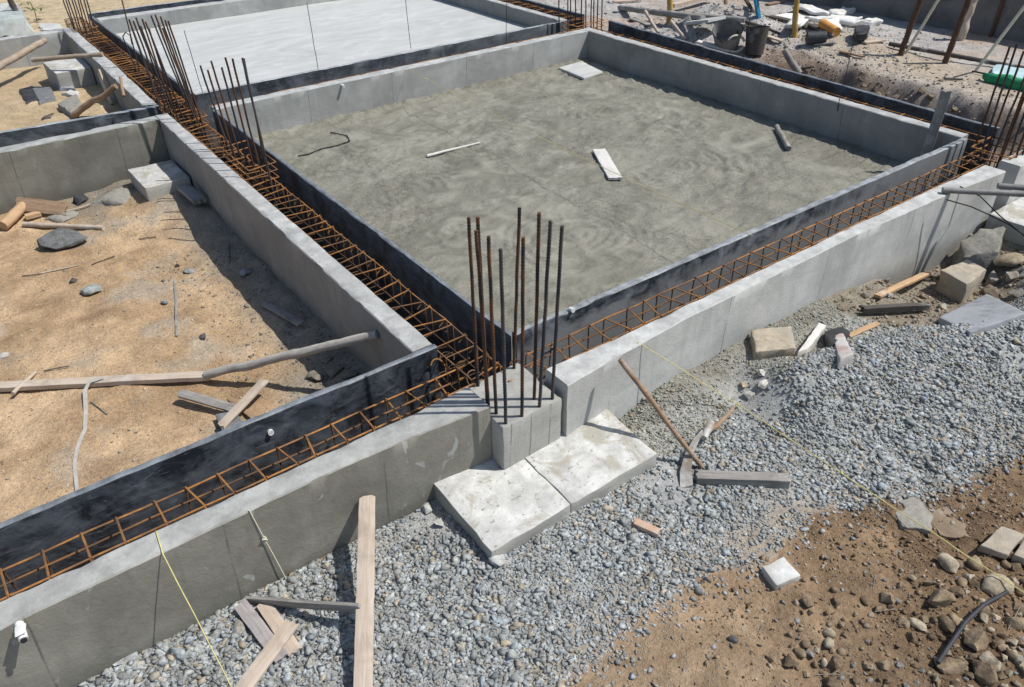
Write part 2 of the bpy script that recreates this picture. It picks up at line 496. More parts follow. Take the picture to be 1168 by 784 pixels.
M['tarp_grey'] = plain('grey_tarp', (.36, .40, .39), .3, .7, 6, .6, (.50, .52, .48))
M['blue'] = plain('blue_paint', (.03, .20, .34), .2, .5, 12, .2)
M['mortar'] = plain('mortar', (.27, .26, .225), .25, .9, 22, .9)
M['dusty'] = plain('dusty_stone', (.27, .21, .15), .35, .95, 9, .9, (.22, .165, .11))
M['leaf'] = plain('leaf', (.07, .11, .03), .4, .7, 12, .2)
M['cloth'] = plain('grey_strip', (.42, .40, .36), .2, .85, 20, .3)


# ------------------------------------------------------------------ object helpers
def new_obj(name, mesh, loc=(0, 0, 0), parent=None):
    o = bpy.data.objects.new(name, mesh); COL.objects.link(o)
    if parent is not None:
        o.parent = parent
        o.location = Vector(loc) - parent.location
    else:
        o.location = loc
    return o


def tag(o, label, cat, group=None):
    o['label'] = label; o['category'] = cat
    if group:
        o['group'] = group
    return o


def empty(name, loc, label, cat, group=None):
    o = new_obj(name, None, loc)
    o.empty_display_size = .1
    return tag(o, label, cat, group)


def build(name, verts, faces, mat, parent=None, smooth=None, origin=None):
    """one mesh object, origin at the middle of its base"""
    v = np.array([tuple(p) for p in verts], float)
    if origin is None:
        origin = np.array([(v[:, 0].min() + v[:, 0].max()) / 2, (v[:, 1].min() + v[:, 1].max()) / 2, v[:, 2].min()])
    me = bpy.data.meshes.new(name)
    me.from_pydata((v - origin).tolist(), [], faces)
    me.materials.append(mat)
    if smooth is not None:
        me.shade_smooth()
        if smooth < 180:
            me.set_sharp_from_angle(angle=math.radians(smooth))
    me.update()
    return new_obj(name, me, origin, parent)


def tube_geo(pts, r, n=6, caps=True, rr=None):
    pts = [Vector(p) for p in pts]
    V, F = [], []
    prev = None
    for i, p in enumerate(pts):
        if i == 0:
            t = pts[1] - p
        elif i == len(pts) - 1:
            t = p - pts[i - 1]
        else:
            t = (pts[i + 1] - p).normalized() + (p - pts[i - 1]).normalized()
        t.normalize()
        if prev is None:
            a = Vector((0, 0, 1)) if abs(t.z) < .9 else Vector((1, 0, 0))
            u = t.cross(a).normalized()
        else:
            u = (prev - t * prev.dot(t)).normalized()
        prev = u
        w = t.cross(u)
        q = r if rr is None else rr[i]
        for k in range(n):
            an = 2 * math.pi * k / n
            V.append(p + (u * math.cos(an) + w * math.sin(an)) * q)
    for i in range(len(pts) - 1):
        for k in range(n):
            a = i * n + k; b = i * n + (k + 1) % n
            F.append((a, b, b + n, a + n))
    if caps:
        F.append(tuple(range(n))[::-1]); F.append(tuple(range((len(pts) - 1) * n, len(pts) * n)))
    return V, F


def ring_geo(pts, r, n=5):
    """closed tube through pts"""
    V, F = tube_geo(list(pts) + [pts[0]], r, n)
    return V, F


def merge(*geos):
    V, F = [], []
    for v, f in geos:
        o = len(V); V += list(v); F += [tuple(i + o for i in q) for q in f]
    return V, F


def wob(p, amp, fr=6, seed=0):
    q = Vector(p) * fr + Vector((seed * 3.1, seed * 1.7, seed))
    return Vector(p) + mnoise.noise_vector(q) * amp


def polyline(A, B, n, amp=0, seed=0, sag=0):
    A = Vector(A); B = Vector(B); out = []
    for i in range(n + 1):
        t = i / n
        p = A.lerp(B, t)
        if amp and 0 < i < n or amp and amp > .004:
            p = wob(p, amp, 5, seed)
        p.z -= sag * 4 * t * (1 - t)
        out.append(p)
    return out


def rod(name, A, B, r, mat, parent=None, n=7, amp=.004, seed=0, taper=1.0, segs=None, ribs=0):
    L = (Vector(B) - Vector(A)).length
    segs = segs or max(2, int(L / .09))
    if ribs:
        segs = int(L / .007)
    pts = polyline(A, B, segs, amp, seed)
    rr = [r * (1 + (taper - 1) * i / segs) for i in range(segs + 1)]
    if ribs:
        rr = [q * (1.10 if (i % 3) else .82) for i, q in enumerate(rr)]
    V, F = tube_geo(pts, r, n, True, rr)
    return build(name, V, F, mat, parent, 50)


def knotty(name, A, B, r, mat, label, cat, seed=0, taper=.85, bend=.012, group=None, n=9):
    """a stick: slightly bent, uneven round section, cut ends"""
    L = (Vector(B) - Vector(A)).length; s = max(6, int(L / .05))
    pts = polyline(A, B, s, bend, seed)
    rr = [r * (1 + (taper - 1) * i / s) * (1 + .14 * mnoise.noise(Vector((i * .6, seed, 0)))) for i in range(s + 1)]
    V, F = tube_geo(pts, r, n, True, rr)
    V = [wob(p, r * .12, 30, seed) for p in V]
    return tag(local_long(build(name, V, F, mat, None, 60), A, B), label, cat, group)


def local_long(o, A, B):
    """turn the object's own x axis along A-B so the grain follows the length"""
    d = (Vector(B) - Vector(A)).normalized()
    up = Vector((0, 0, 1)) if abs(d.z) < .95 else Vector((0, 1, 0))
    y = up.cross(d).normalized(); z = d.cross(y)
    Rm = Matrix((d, y, z)).transposed()
    o.data.transform(Rm.inverted().to_4x4())
    o.rotation_euler = Rm.to_euler()
    return o


def plank(name, A, B, w, t, mat, label=None, cat=None, up=(0, 0, 1), seed=0, rag=.012, group=None, parent=None, warp=.003, taper=1.0):
    """board from A to B (centre line of its lower face); w across, t thick; ragged sawn ends"""
    A = Vector(A); B = Vector(B); d = (B - A); L = d.length; d.normalize()
    up = Vector(up); y = up.cross(d).normalized(); z = d.cross(y).normalized()
    nl = max(4, int(L / .035)); nw = 4
    V, F = [], []
    rnd = random.Random(seed)
    ragA = [rnd.uniform(-rag, rag) for _ in range(nw + 1)]; ragB = [rnd.uniform(-rag, rag) for _ in range(nw + 1)]
    c = min(t * .18, .004)
    for layer in (0, 1):
        for i in range(nl + 1):
            u = i / nl
            ww = w * (1 + (taper - 1) * u)
            for j in range(nw + 1):
                s = (j / nw - .5)
                x = u * L + ragA[j] * (1 - u) ** 8 + ragB[j] * u ** 8
                edge = c if j in (0, nw) or i in (0, nl) else 0
                zz = (t - edge) if layer else edge
                p = A + d * x + y * (s * ww) + z * zz
                p = wob(p, warp, 4, seed) if warp else p
                p += y * (.0022 * mnoise.noise(Vector((x * 14, s * 3, seed)))) * (1 if j in (0, nw) else 0)
                V.append(p)
    m = (nl + 1) * (nw + 1)
    for i in range(nl):
        for j in range(nw):
            a = i * (nw + 1) + j
            F.append((a, a + nw + 1, a + nw + 2, a + 1))
            F.append((m + a, m + a + 1, m + a + nw + 2, m + a + nw + 1))
    for i in range(nl):
        a = i * (nw + 1); F.append((a, m + a, m + a + nw + 1, a + nw + 1))
        a = i * (nw + 1) + nw; F.append((a, a + nw + 1, m + a + nw + 1, m + a))
    for j in range(nw):
        a = j; F.append((a, a + 1, m + a + 1, m + a))
        a = nl * (nw + 1) + j; F.append((a, m + a, m + a + 1, a + 1))
    o = build(name, V, F, mat, parent, 40)
    if parent is None:
        local_long(o, A, B)
    if label:
        tag(o, label, cat, group)
    return o


def prism(name, top, z0, mat, label=None, cat=None, amp=.006, cut=.05, group=None, parent=None, seed=0, bev=.006, shrink=0.0):
    """solid under a polygon of 3D top points down to level z0, bevelled and worn"""
    bm = bmesh.new()
    cx = sum((Vector(p) for p in top), Vector()) / len(top)
    t = [bm.verts.new(p) for p in top]
    lo = [bm.verts.new((p[0] + (p[0] - cx.x) * shrink, p[1] + (p[1] - cx.y) * shrink, z0)) for p in top]
    n = len(top)
    bm.faces.new(t); bm.faces.new(lo[::-1])
    for i in range(n):
        bm.faces.new((t[i], lo[i], lo[(i + 1) % n], t[(i + 1) % n]))
    bmesh.ops.recalc_face_normals(bm, faces=bm.faces)
    if bev:
        bmesh.ops.bevel(bm, geom=list(bm.edges), offset=bev, segments=2, affect='EDGES', profile=.5)
    for _ in range(6):
        es = [e for e in bm.edges if e.calc_length() > cut * 1.6]
        if not es or len(bm.verts) > 5000:
            break
        bmesh.ops.subdivide_edges(bm, edges=es, cuts=1, use_grid_fill=True)
    bmesh.ops.triangulate(bm, faces=[f for f in bm.faces if len(f.verts) > 4])
    V = [wob(wob(v.co, amp, 9, seed), amp * .5, 30, seed + 1) for v in bm.verts]
    bm.verts.index_update()
    F = [tuple(v.index for v in f.verts) for f in bm.faces]
    bm.free()
    o = build(name, V, F, mat, parent, 38)
    if label:
        tag(o, label, cat, group)
    return o


def wall(name, st, z0, z1, mat, label, cat='wall', group=None, amp=.004, step=.045, seed=0, z1fn=None, chip=.011):
    """long cast wall: stations (left x, left y, right x, right y) along its run"""
    pts = []
    for a, b in zip(st[:-1], st[1:]):
        L = max(math.hypot(b[0] - a[0], b[1] - a[1]), math.hypot(b[2] - a[2], b[3] - a[3]))
        k = max(1, int(L / step))
        for i in range(k):
            t = i / k
            pts.append([a[j] + (b[j] - a[j]) * t for j in range(4)])
    pts.append(list(st[-1]))
    nz = max(3, int((z1 - z0) / .08)); ch = .008; nt = 3
    prof = [(0, z0 + (z1 - ch - z0) * i / nz) for i in range(nz + 1)]
    top = [(.0, 1)] + [(k / nt, 1) for k in range(1, nt)] + [(1., 1)]
    V, F = [], []
    for i, (lx, ly, rx, ry) in enumerate(pts):
        wv = Vector((rx - lx, ry - ly, 0)); W = wv.length; wn = wv / W
        zt = z1 + (z1fn(i / (len(pts) - 1)) if z1fn else 0)
        row = [(0, z0 + (zt - ch - z0) * k / nz) for k in range(nz + 1)]
        row += [(ch, zt)] + [(W * k / nt, zt) for k in range(1, nt)] + [(W - ch, zt)]
        row += [(W, z0 + (zt - ch - z0) * k / nz) for k in range(nz, -1, -1)]
        for s, z in row:
            p = Vector((lx, ly, 0)) + wn * s; p.z = z
            p = wob(wob(p, amp, 2.5, seed), amp * .7, 14, seed + 2)
            if chip and z > zt - ch * 1.5 and (s <= ch * 1.01 or s >= W - ch * 1.01):
                q = mnoise.noise(Vector((p.x * 6, p.y * 6, seed)))
                p.z -= chip * max(0, q - .12) * 1.6
                p += wn * (chip * .8 * max(0, q - .2) * (1 if s < W / 2 else -1))
            V.append(p)
    m = len(row)
    for i in range(len(pts) - 1):
        for k in range(m - 1):
            a = i * m + k
            F.append((a, a + 1, a + m + 1, a + m))
    e = (len(pts) - 1) * m

    def cap(o, flip):
        for k in range(m // 2 - 1):
            q = (o + k, o + k + 1, o + m - 2 - k, o + m - 1 - k)
            F.append(q if flip else q[::-1])
    cap(0, False); cap(e, True)
    bm = bmesh.new(); vs = [bm.verts.new(p) for p in V]
    for f in F:
        f2 = []
        for i in f:
            if i not in f2:
                f2.append(i)
        if len(f2) > 2:
            try:
                bm.faces.new([vs[i] for i in f2])
            except ValueError:
                pass
    bmesh.ops.recalc_face_normals(bm, faces=bm.faces)
    bm.verts.index_update()
    V2 = [v.co.copy() for v in bm.verts]; F2 = [tuple(v.index for v in f.verts) for f in bm.faces]
    bm.free()
    o = build(name, V2, F2, mat, None, 42)
    return tag(o, label, cat, group)


# ------------------------------------------------------------------ stones
def hull_proto(seed, n=13, flat=(1, .8, .55)):
    r = np.random.default_rng(seed)
    p = r.normal(size=(n, 3)); p /= np.linalg.norm(p, axis=1)[:, None]
    p *= r.uniform(.78, 1.12, (n, 1)); p *= np.array(flat)
    bm = bmesh.new()
    for q in p:
        bm.verts.new(q)
    g = bmesh.ops.convex_hull(bm, input=list(bm.verts))
    bmesh.ops.delete(bm, geom=[v for v in bm.verts if not v.link_faces], context='VERTS')
    bm.verts.index_update(); bmesh.ops.triangulate(bm, faces=bm.faces)
    V = np.array([v.co for v in bm.verts]); F = np.array([[v.index for v in f.verts] for f in bm.faces])
    bm.free(); return V, F


def round_proto(seed, flat=(1, .8, .6), amp=.25):
    bm = bmesh.new(); bmesh.ops.create_icosphere(bm, subdivisions=2, radius=1)
    V = []
    for v in bm.verts:
        k = 1 + amp * mnoise.noise(v.co * 1.1 + Vector((seed * 5.3, seed, 0))) + amp * .4 * mnoise.noise(v.co * 2.6 + Vector((0, seed * 2.2, 1)))
        V.append(np.array(v.co) * k * np.array(flat))
    bm.verts.index_update()
    F = np.array([[v.index for v in f.verts] for f in bm.faces]); bm.free()
    return np.array(V), F


HP = [hull_proto(i, 8 + i % 4, (1, .60 + .06 * (i % 6), .30 + .05 * (i % 5))) for i in range(24)]
RP = [round_proto(i, (1, .66 + .06 * (i % 5), .5 + .06 * (i % 4)), .3) for i in range(10)]


def rubble_proto(seed):
    """broken stone: facets of a hull, edges softened, surface roughened"""
    v, f = hull_proto(seed + 300, 12 + seed % 5, (1, .70 + .05 * (seed % 5), .55 + .06 * (seed % 4)))
    bm = bmesh.new(); vs = [bm.verts.new(p) for p in v]
    for q in f:
        bm.faces.new([vs[i] for i in q])
    bmesh.ops.bevel(bm, geom=list(bm.edges), offset=.05, segments=1, affect='EDGES', clamp_overlap=True)
    bmesh.ops.triangulate(bm, faces=bm.faces)
    for q in bm.verts:      # no needles
        k = max(abs(q.co.x) / 1.0, abs(q.co.y) / .85, abs(q.co.z) / .7)
        if k > 1:
            q.co /= k
    bmesh.ops.subdivide_edges(bm, edges=[e for e in bm.edges if e.calc_length() > .3], cuts=1)
    bmesh.ops.triangulate(bm, faces=bm.faces)
    bm.verts.index_update()
    V = [wob(wob(q.co, .10, 2.2, seed), .05, 6, seed) for q in bm.verts]
    F = np.array([[q.index for q in fc.verts] for fc in bm.faces]); bm.free()
    return np.array(V), F


KP = [rubble_proto(i) for i in range(14)]


def rand_rot(k, tilt):
    yaw = RNG.uniform(0, 2 * np.pi, k); a = RNG.normal(0, tilt, k); b = RNG.normal(0, tilt, k)
    cy, sy, ca, sa, cb, sb = np.cos(yaw), np.sin(yaw), np.cos(a), np.sin(a), np.cos(b), np.sin(b)
    o = np.zeros(k); l = np.ones(k)
    Rz = np.array([[cy, -sy, o], [sy, cy, o], [o, o, l]]); Rx = np.array([[l, o, o], [o, ca, -sa], [o, sa, ca]])
    Ry = np.array([[cb, o, sb], [o, l, o], [-sb, o, cb]])
    return np.einsum('ijk,jlk,lmk->kim', Rz, Rx, Ry)


def scatter(name, P, rad, col, protos, mat, tilt=.5, smooth=False):
    k = len(P)
    which = RNG.integers(0, len(protos), k)
    R = rand_rot(k, tilt)
    Vs, Fs, Cs = [], [], []; off = 0
    for w, (v, f) in enumerate(protos):
        idx = np.nonzero(which == w)[0]
        if not len(idx):
            continue
        vv = np.einsum('kij,vj->kvi', R[idx], v) * rad[idx][:, None, None] + P[idx][:, None, :]
        n = len(v)
        Vs.append(vv.reshape(-1, 3))
        Fs.append((f[None] + (np.arange(len(idx)) * n)[:, None, None] + off).reshape(-1, 3))
        Cs.append(np.repeat(col[idx], n, axis=0)); off += len(idx) * n
    V = np.concatenate(Vs); F = np.concatenate(Fs); C = np.concatenate(Cs)
    me = mesh_np(name, V, F, C)
    me.materials.append(mat)
    if smooth:
        me.shade_smooth()
    return new_obj(name, me)


def mesh_np(name, V, F, C=None):
    me = bpy.data.meshes.new(name)
    k = F.shape[1]
    me.vertices.add(len(V)); me.vertices.foreach_set('co', V.astype(np.float32).ravel())
    me.loops.add(F.size); me.loops.foreach_set('vertex_index', F.astype(np.int32).ravel())
    me.polygons.add(len(F)); me.polygons.foreach_set('loop_start', np.arange(0, F.size, k, dtype=np.int32))
    me.update(calc_edges=True)
    if C is not None:
        at_ = me.color_attributes.new('Col', 'FLOAT_COLOR', 'POINT')
        c4 = np.ones((len(V), 4), np.float32); c4[:, :3] = C
        at_.data.foreach_set('color', c4.ravel())
    return me


def solo_rock(P, r, col, seed, label, group=None, rounded=True, sink=.25, name='rock', flat=1.0, tilt=.35):
    v, f = (RP[seed % len(RP)] if rounded else KP[seed % len(KP)])
    R = rand_rot(1, tilt)[0]
    vv = (v * np.array([1, 1, flat])) @ R.T * r
    zmin = vv[:, 2].min(); h = vv[:, 2].max() - zmin
    org = np.array([P[0], P[1], P[2] - sink * h])
    vv[:, 2] -= zmin
    if rounded:
        vv = np.array([wob(q, r * .07, 2.2 / r, seed) for q in vv])
    me = mesh_np(name, vv, f, np.tile(np.array(col), (len(vv), 1)))
    me.materials.append(M['rock'])
    me.shade_smooth(); me.set_sharp_from_angle(angle=math.radians(50 if rounded else 28))
    o = new_obj(name, me, org)
    return tag(o, label, 'rock', group)


# ------------------------------------------------------------------ GROUND (one sheet to the horizon)
def axis(fine, far):
    a = np.concatenate([np.arange(lo, hi, st) for lo, hi, st in fine])
    g0 = a[0] - np.geomspace(.3, far, 18)[::-1]; g1 = a[-1] + np.geomspace(.3, far, 18)
    return np.concatenate([g0, a, g1])


XS = axis([(-1.6, 7.6, .022), (7.6, 14.5, .05)], 400)
YS = axis([(-.6, 3.1, .022), (3.1, 9.8, .035), (9.8, 18.5, .06)], 400)
X, Y = np.meshgrid(XS, YS)
Zg = G(X, Y)


def lerp3(a, b, t):
    return np.asarray(a) * (1 - t[..., None]) + np.asarray(b) * t[..., None]


def ground_colour(x, y):
    n1 = fbm(x, y, .9, 5) * .5 + .5; n2 = fbm(x + 31, y, 4.5, 4) * .5 + .5
    brown = lerp3((.145, .098, .061), (.315, .220, .137), np.clip((n1 - .5) * 1.6 + .5 + (n2 - .5) * .6, 0, 1))
    c = brown
    pale = sst(3.3, 1.8, x + .3 * perlin(x * 2, y * 2)) * .75       # dusty tan strip by the gravel
    c = lerp3(c, (.44, .335, .23), pale * np.clip(n2 + .2, 0, 1))
    gm = in_poly(x + .12 * perlin(x * 1.7, y * 1.7) + .05 * perlin(x * 5, y * 5), y + .16 * perlin(x * 1.9 + 3, y * 1.9) + .05 * perlin(x * 5 + 9, y * 5), GPOLY)
    ed = np.min([seg_dist(x, y, GP[i], GP[i + 1]) for i in range(len(GP) - 1)], axis=0)
    gb = sst(.40, .05, ed + .1 * perlin(x * 3, y * 3))
    c = np.where(gm[..., None], lerp3(lerp3((.33, .34, .335), (.43, .44, .43), np.clip(n2, 0, 1)), (.36, .29, .21), gb * .75), c)
    mz = sst(2.5, 2.9, y + .1 * perlin(x * 4, y * 4)) * (x > 2.9) * (x < 6.4)
    c = lerp3(c, (.23, .215, .175), mz * .8)
    rs = sst(4.9, 5.4, x) * sst(1.7, 2.0, y) * (y < 3.1) * ~gm
    c = lerp3(c, lerp3((.20, .175, .135), (.34, .31, .255), np.clip(n2 * 1.1 - .05, 0, 1)), rs * .85)
    lr = (x < 1.98) & (y > 3.74) & (y < 9.72)
    tan = lerp3((.36, .245, .142), (.585, .432, .275), np.clip((n1 - .5) * 1.5 + .5 + (n2 - .5) * .5, 0, 1))
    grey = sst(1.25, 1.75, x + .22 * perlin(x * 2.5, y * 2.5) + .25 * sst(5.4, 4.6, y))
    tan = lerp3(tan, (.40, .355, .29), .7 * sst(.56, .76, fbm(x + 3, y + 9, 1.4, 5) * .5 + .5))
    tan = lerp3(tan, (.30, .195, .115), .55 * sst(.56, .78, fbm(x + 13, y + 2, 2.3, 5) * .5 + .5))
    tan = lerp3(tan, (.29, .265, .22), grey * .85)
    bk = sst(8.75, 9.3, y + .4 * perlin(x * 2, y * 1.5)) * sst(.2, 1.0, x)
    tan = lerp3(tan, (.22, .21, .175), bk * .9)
    c = np.where(lr[..., None], tan, c)
    tl = (x < 1.98) & (y >= 9.72) & (y < 15.2)
    c = np.where(tl[..., None], lerp3((.38, .29, .18), (.55, .44, .29), np.clip(n1, 0, 1)), c)
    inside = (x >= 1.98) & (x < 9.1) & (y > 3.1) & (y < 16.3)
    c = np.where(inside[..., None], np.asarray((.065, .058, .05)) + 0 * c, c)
    yard = (x >= 9.1) & (y > 3.1)
    yc = lerp3((.33, .32, .31), (.50, .49, .475), np.clip(n1 * .6 + n2 * .5 - .05, 0, 1))
    pk = sst(.45, .75, fbm(x + 7, y + 3, .55, 4) * .5 + .5)
    yc = lerp3(yc, (.42, .31, .23), pk * .7)
    path = sst(.9, .3, np.abs(x - 11.4 - .2 * perlin(y, 1.0))) * sst(8.0, 6.8, y)
    yc = lerp3(yc, (.43, .36, .27), path * .7)
    bank = sst(10.9, 10.5, x) * sst(8.3, 7.2, y)
    yc = lerp3(yc, lerp3((.13, .09, .065), (.30, .235, .18), np.clip(n2, 0, 1)), bank * .9)
    c = np.where(yard[..., None], yc, c)
    b2 = (y >= 16.3) | ((y >= 15.2) & (x < 1.98))
    c = np.where(b2[..., None], lerp3((.42, .34, .22), (.56, .46, .32), np.clip(n1, 0, 1)), c)
    return c


nx, ny = len(XS), len(YS)
I = np.arange(nx * ny).reshape(ny, nx)
F4 = np.stack([I[:-1, :-1], I[:-1, 1:], I[1:, 1:], I[1:, :-1]], -1).reshape(-1, 4)
V3 = np.stack([X, Y, Zg], -1).reshape(-1, 3)
me = mesh_np('ground', V3, F4, ground_colour(X, Y).reshape(-1, 3)); me.materials.append(M['earth']); me.shade_smooth()
g_o = new_obj('ground', me); g_o['kind'] = 'structure'


def floor_sheet(name, x0, x1, y0, y1, st, zf, mat):
    xs = np.arange(x0, x1 + st, st); ys = np.arange(y0, y1 + st, st)
    X, Y = np.meshgrid(xs, ys); Z = zf(X, Y)
    I = np.arange(X.size).reshape(X.shape)
    F = np.stack([I[:-1, :-1], I[:-1, 1:], I[1:, 1:], I[1:, :-1]], -1).reshape(-1, 4)
    me = mesh_np(name, np.stack([X, Y, Z], -1).reshape(-1, 3), F); me.materials.append(mat); me.shade_smooth()
    o = new_obj(name, me); o['kind'] = 'structure'
    return o


def ZW(x, y):
    wx = x + .35 * perlin(x * .8, y * .8); wy = y + .35 * perlin(x * .8 + 40, y * .8)
    z = -.455 + .022 * fbm(wx, wy, .9, 5)
    rough = sst(.0, .35, fbm(x + 3, y, .7, 4))
    z = z + (.25 + rough) * .016 * fbm(wx, wy * 1.5, 6, 4, .68)
    ridg = 1 - np.abs(fbm(wx * 1.0, wy * 2.0, 1.5, 3)) * 2
    z = z + .016 * np.clip(ridg, 0, 1) ** 3
    arc = np.hypot(x - 5.6, y - 6.6) + .25 * perlin(x * 1.3, y * 1.3)
    z = z + .010 * np.sin(arc * 21 + 2 * perlin(x * 2, y * 2)) * sst(.0, .3, fbm(x + 8, y + 2, .6, 3))
    for ax, ay, rr_, fq in ((6.4, 5.6, 1.3, 48), (4.4, 5.0, 1.1, 55), (5.0, 7.6, 1.2, 44), (7.2, 7.4, 1.0, 60), (3.6, 6.9, .9, 52)):
        q = np.hypot(x - ax, (y - ay) * 1.15) + .10 * perlin(x * 2.2, y * 2.2)
        w = sst(rr_, rr_ * .5, q) * sst(-.15, .25, fbm(x + ax, y, 1.6, 3))
        z = z + .0085 * w * np.sin(q * fq + perlin(x * 3, y * 3) * 3)
    rim = np.maximum(sst(9.15, 9.5, y + .12 * perlin(x * 4, y * 4)), sst(8.15, 8.45, x + .1 * perlin(x * 4, y * 4)) * .5)
    z = z + rim * (.035 + .025 * fbm(x, y, 7, 4, .6))
    return z


floor_sheet('fresh_concrete_floor', 2.555, 8.56, 3.56, 9.6, .02, ZW, M['wet'])
floor_sheet('cured_concrete_floor', 2.55, 8.62, 10.34, 15.6, .08, lambda x, y: -.25 + .006 * fbm(x, y, .8, 4), M['slab'])

# ------------------------------------------------------------------ WALLS
GW = 'cast concrete foundation walls'
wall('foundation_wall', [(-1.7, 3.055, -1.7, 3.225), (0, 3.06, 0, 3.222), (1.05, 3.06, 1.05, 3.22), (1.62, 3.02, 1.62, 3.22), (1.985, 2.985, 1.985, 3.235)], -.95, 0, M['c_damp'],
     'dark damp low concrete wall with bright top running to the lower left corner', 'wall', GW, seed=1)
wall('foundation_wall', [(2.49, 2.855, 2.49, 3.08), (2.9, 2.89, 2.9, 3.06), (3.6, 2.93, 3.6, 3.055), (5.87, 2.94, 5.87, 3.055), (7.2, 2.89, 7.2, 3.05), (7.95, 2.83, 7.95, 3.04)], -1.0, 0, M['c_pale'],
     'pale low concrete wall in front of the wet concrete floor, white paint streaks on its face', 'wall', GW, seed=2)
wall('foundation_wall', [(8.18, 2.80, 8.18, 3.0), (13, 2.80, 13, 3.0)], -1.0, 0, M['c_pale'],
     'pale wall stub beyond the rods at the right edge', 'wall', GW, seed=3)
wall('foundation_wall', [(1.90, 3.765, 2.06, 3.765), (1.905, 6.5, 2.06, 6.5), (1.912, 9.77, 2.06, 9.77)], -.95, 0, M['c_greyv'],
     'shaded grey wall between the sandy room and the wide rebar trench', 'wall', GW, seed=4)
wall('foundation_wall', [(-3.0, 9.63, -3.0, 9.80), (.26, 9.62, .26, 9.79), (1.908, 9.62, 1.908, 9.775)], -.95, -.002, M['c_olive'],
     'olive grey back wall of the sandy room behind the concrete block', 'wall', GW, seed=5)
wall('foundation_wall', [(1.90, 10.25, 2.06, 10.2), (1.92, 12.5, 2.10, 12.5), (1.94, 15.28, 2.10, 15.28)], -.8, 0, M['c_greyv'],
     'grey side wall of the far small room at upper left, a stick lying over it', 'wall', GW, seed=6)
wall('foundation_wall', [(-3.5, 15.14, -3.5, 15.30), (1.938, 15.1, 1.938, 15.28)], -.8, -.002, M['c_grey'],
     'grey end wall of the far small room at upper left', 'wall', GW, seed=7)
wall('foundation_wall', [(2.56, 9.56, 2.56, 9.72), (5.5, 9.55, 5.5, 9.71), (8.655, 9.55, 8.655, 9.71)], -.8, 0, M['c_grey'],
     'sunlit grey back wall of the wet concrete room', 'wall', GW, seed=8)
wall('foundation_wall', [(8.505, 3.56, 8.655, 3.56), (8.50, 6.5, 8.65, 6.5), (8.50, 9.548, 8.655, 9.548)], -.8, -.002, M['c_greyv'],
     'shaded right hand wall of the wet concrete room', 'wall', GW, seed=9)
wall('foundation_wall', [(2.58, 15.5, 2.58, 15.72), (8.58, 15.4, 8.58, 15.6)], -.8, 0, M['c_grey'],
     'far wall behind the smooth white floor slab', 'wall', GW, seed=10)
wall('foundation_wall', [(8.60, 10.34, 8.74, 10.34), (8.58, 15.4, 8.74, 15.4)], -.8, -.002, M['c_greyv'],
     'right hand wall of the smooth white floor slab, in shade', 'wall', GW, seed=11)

GB = 'black formwork boards'


def board(st, z0, mat, label, seed, zt=0.0):
    return wall('formwork_board', st, z0, zt, mat, label, 'formwork board', GB, amp=.006, seed=seed, step=.09, chip=.006)


board([(-1.7, 3.74, -1.7, 3.785), (2.06, 3.715, 2.06, 3.76)], -.75, M['board'], 'black formwork board bordering the sandy room in the lower left', 21)
board([(2.525, 3.50, 2.565, 3.56), (2.53, 6, 2.575, 6), (2.525, 9.56, 2.565, 9.56)], -.7, M['board'], 'black formwork board along the left side of the wet concrete', 22)
board([(2.57, 3.50, 2.57, 3.555), (5, 3.49, 5, 3.55), (8.50, 3.49, 8.50, 3.555)], -.7, M['board_dusty'], 'cement splashed formwork board along the front of the wet concrete', 23)
board([(-3, 10.44, -3, 10.49), (.36, 10.32, .36, 10.37), (2.05, 10.1, 2.05, 10.16)], -.7, M['board_blue'], 'formwork board closing the near side of the far small room at upper left', 24)
board([(2.545, 10.285, 2.545, 10.33), (8.72, 10.285, 8.72, 10.33)], -.7, M['board_blue'], 'blue grey formwork board at the near edge of the smooth white slab', 25)
board([(2.52, 10.335, 2.565, 10.335), (2.53, 13, 2.57, 13), (2.53, 15.9, 2.575, 15.9)], -.7, M['board'], 'black formwork board along the left edge of the smooth white slab', 26)
board([(2.56, 16.18, 2.56, 16.22), (8.9, 15.95, 8.9, 15.99)], -.7, M['board_blue'], 'formwork board beyond the far wall of the white slab', 27)
board([(9.05, 3.45, 9.10, 3.45), (9.10, 6.5, 9.15, 6.5), (9.2, 9.85, 9.25, 9.85)], -.9, M['board'], 'long black formwork board on the right, next to the dug hollow', 28)
board([(9.15, 10.45, 9.2, 10.45), (9.1, 16, 9.15, 16)], -.9, M['board'], 'short black formwork board right of the white slab, behind the thin rods', 29)

# ------------------------------------------------------------------ COLUMN, FOOTING
ft = empty('concrete_footing', (2.2, 2.72, -.9), 'white cast footing in two halves under the front column', 'footing')
prism('slab', [(1.575, 2.41, -.475), (2.158, 2.405, -.469), (2.154, 3.045, -.43), (1.57, 3.05, -.43)], -.92, M['c_foot'], parent=ft, seed=3, amp=.009, bev=.006)
prism('slab', [(2.161, 2.405, -.469), (2.865, 2.40, -.46), (2.885, 2.97, -.405), (2.157, 2.93, -.428)], -.92, M['c_foot'], parent=ft, seed=3, amp=.009, bev=.006)

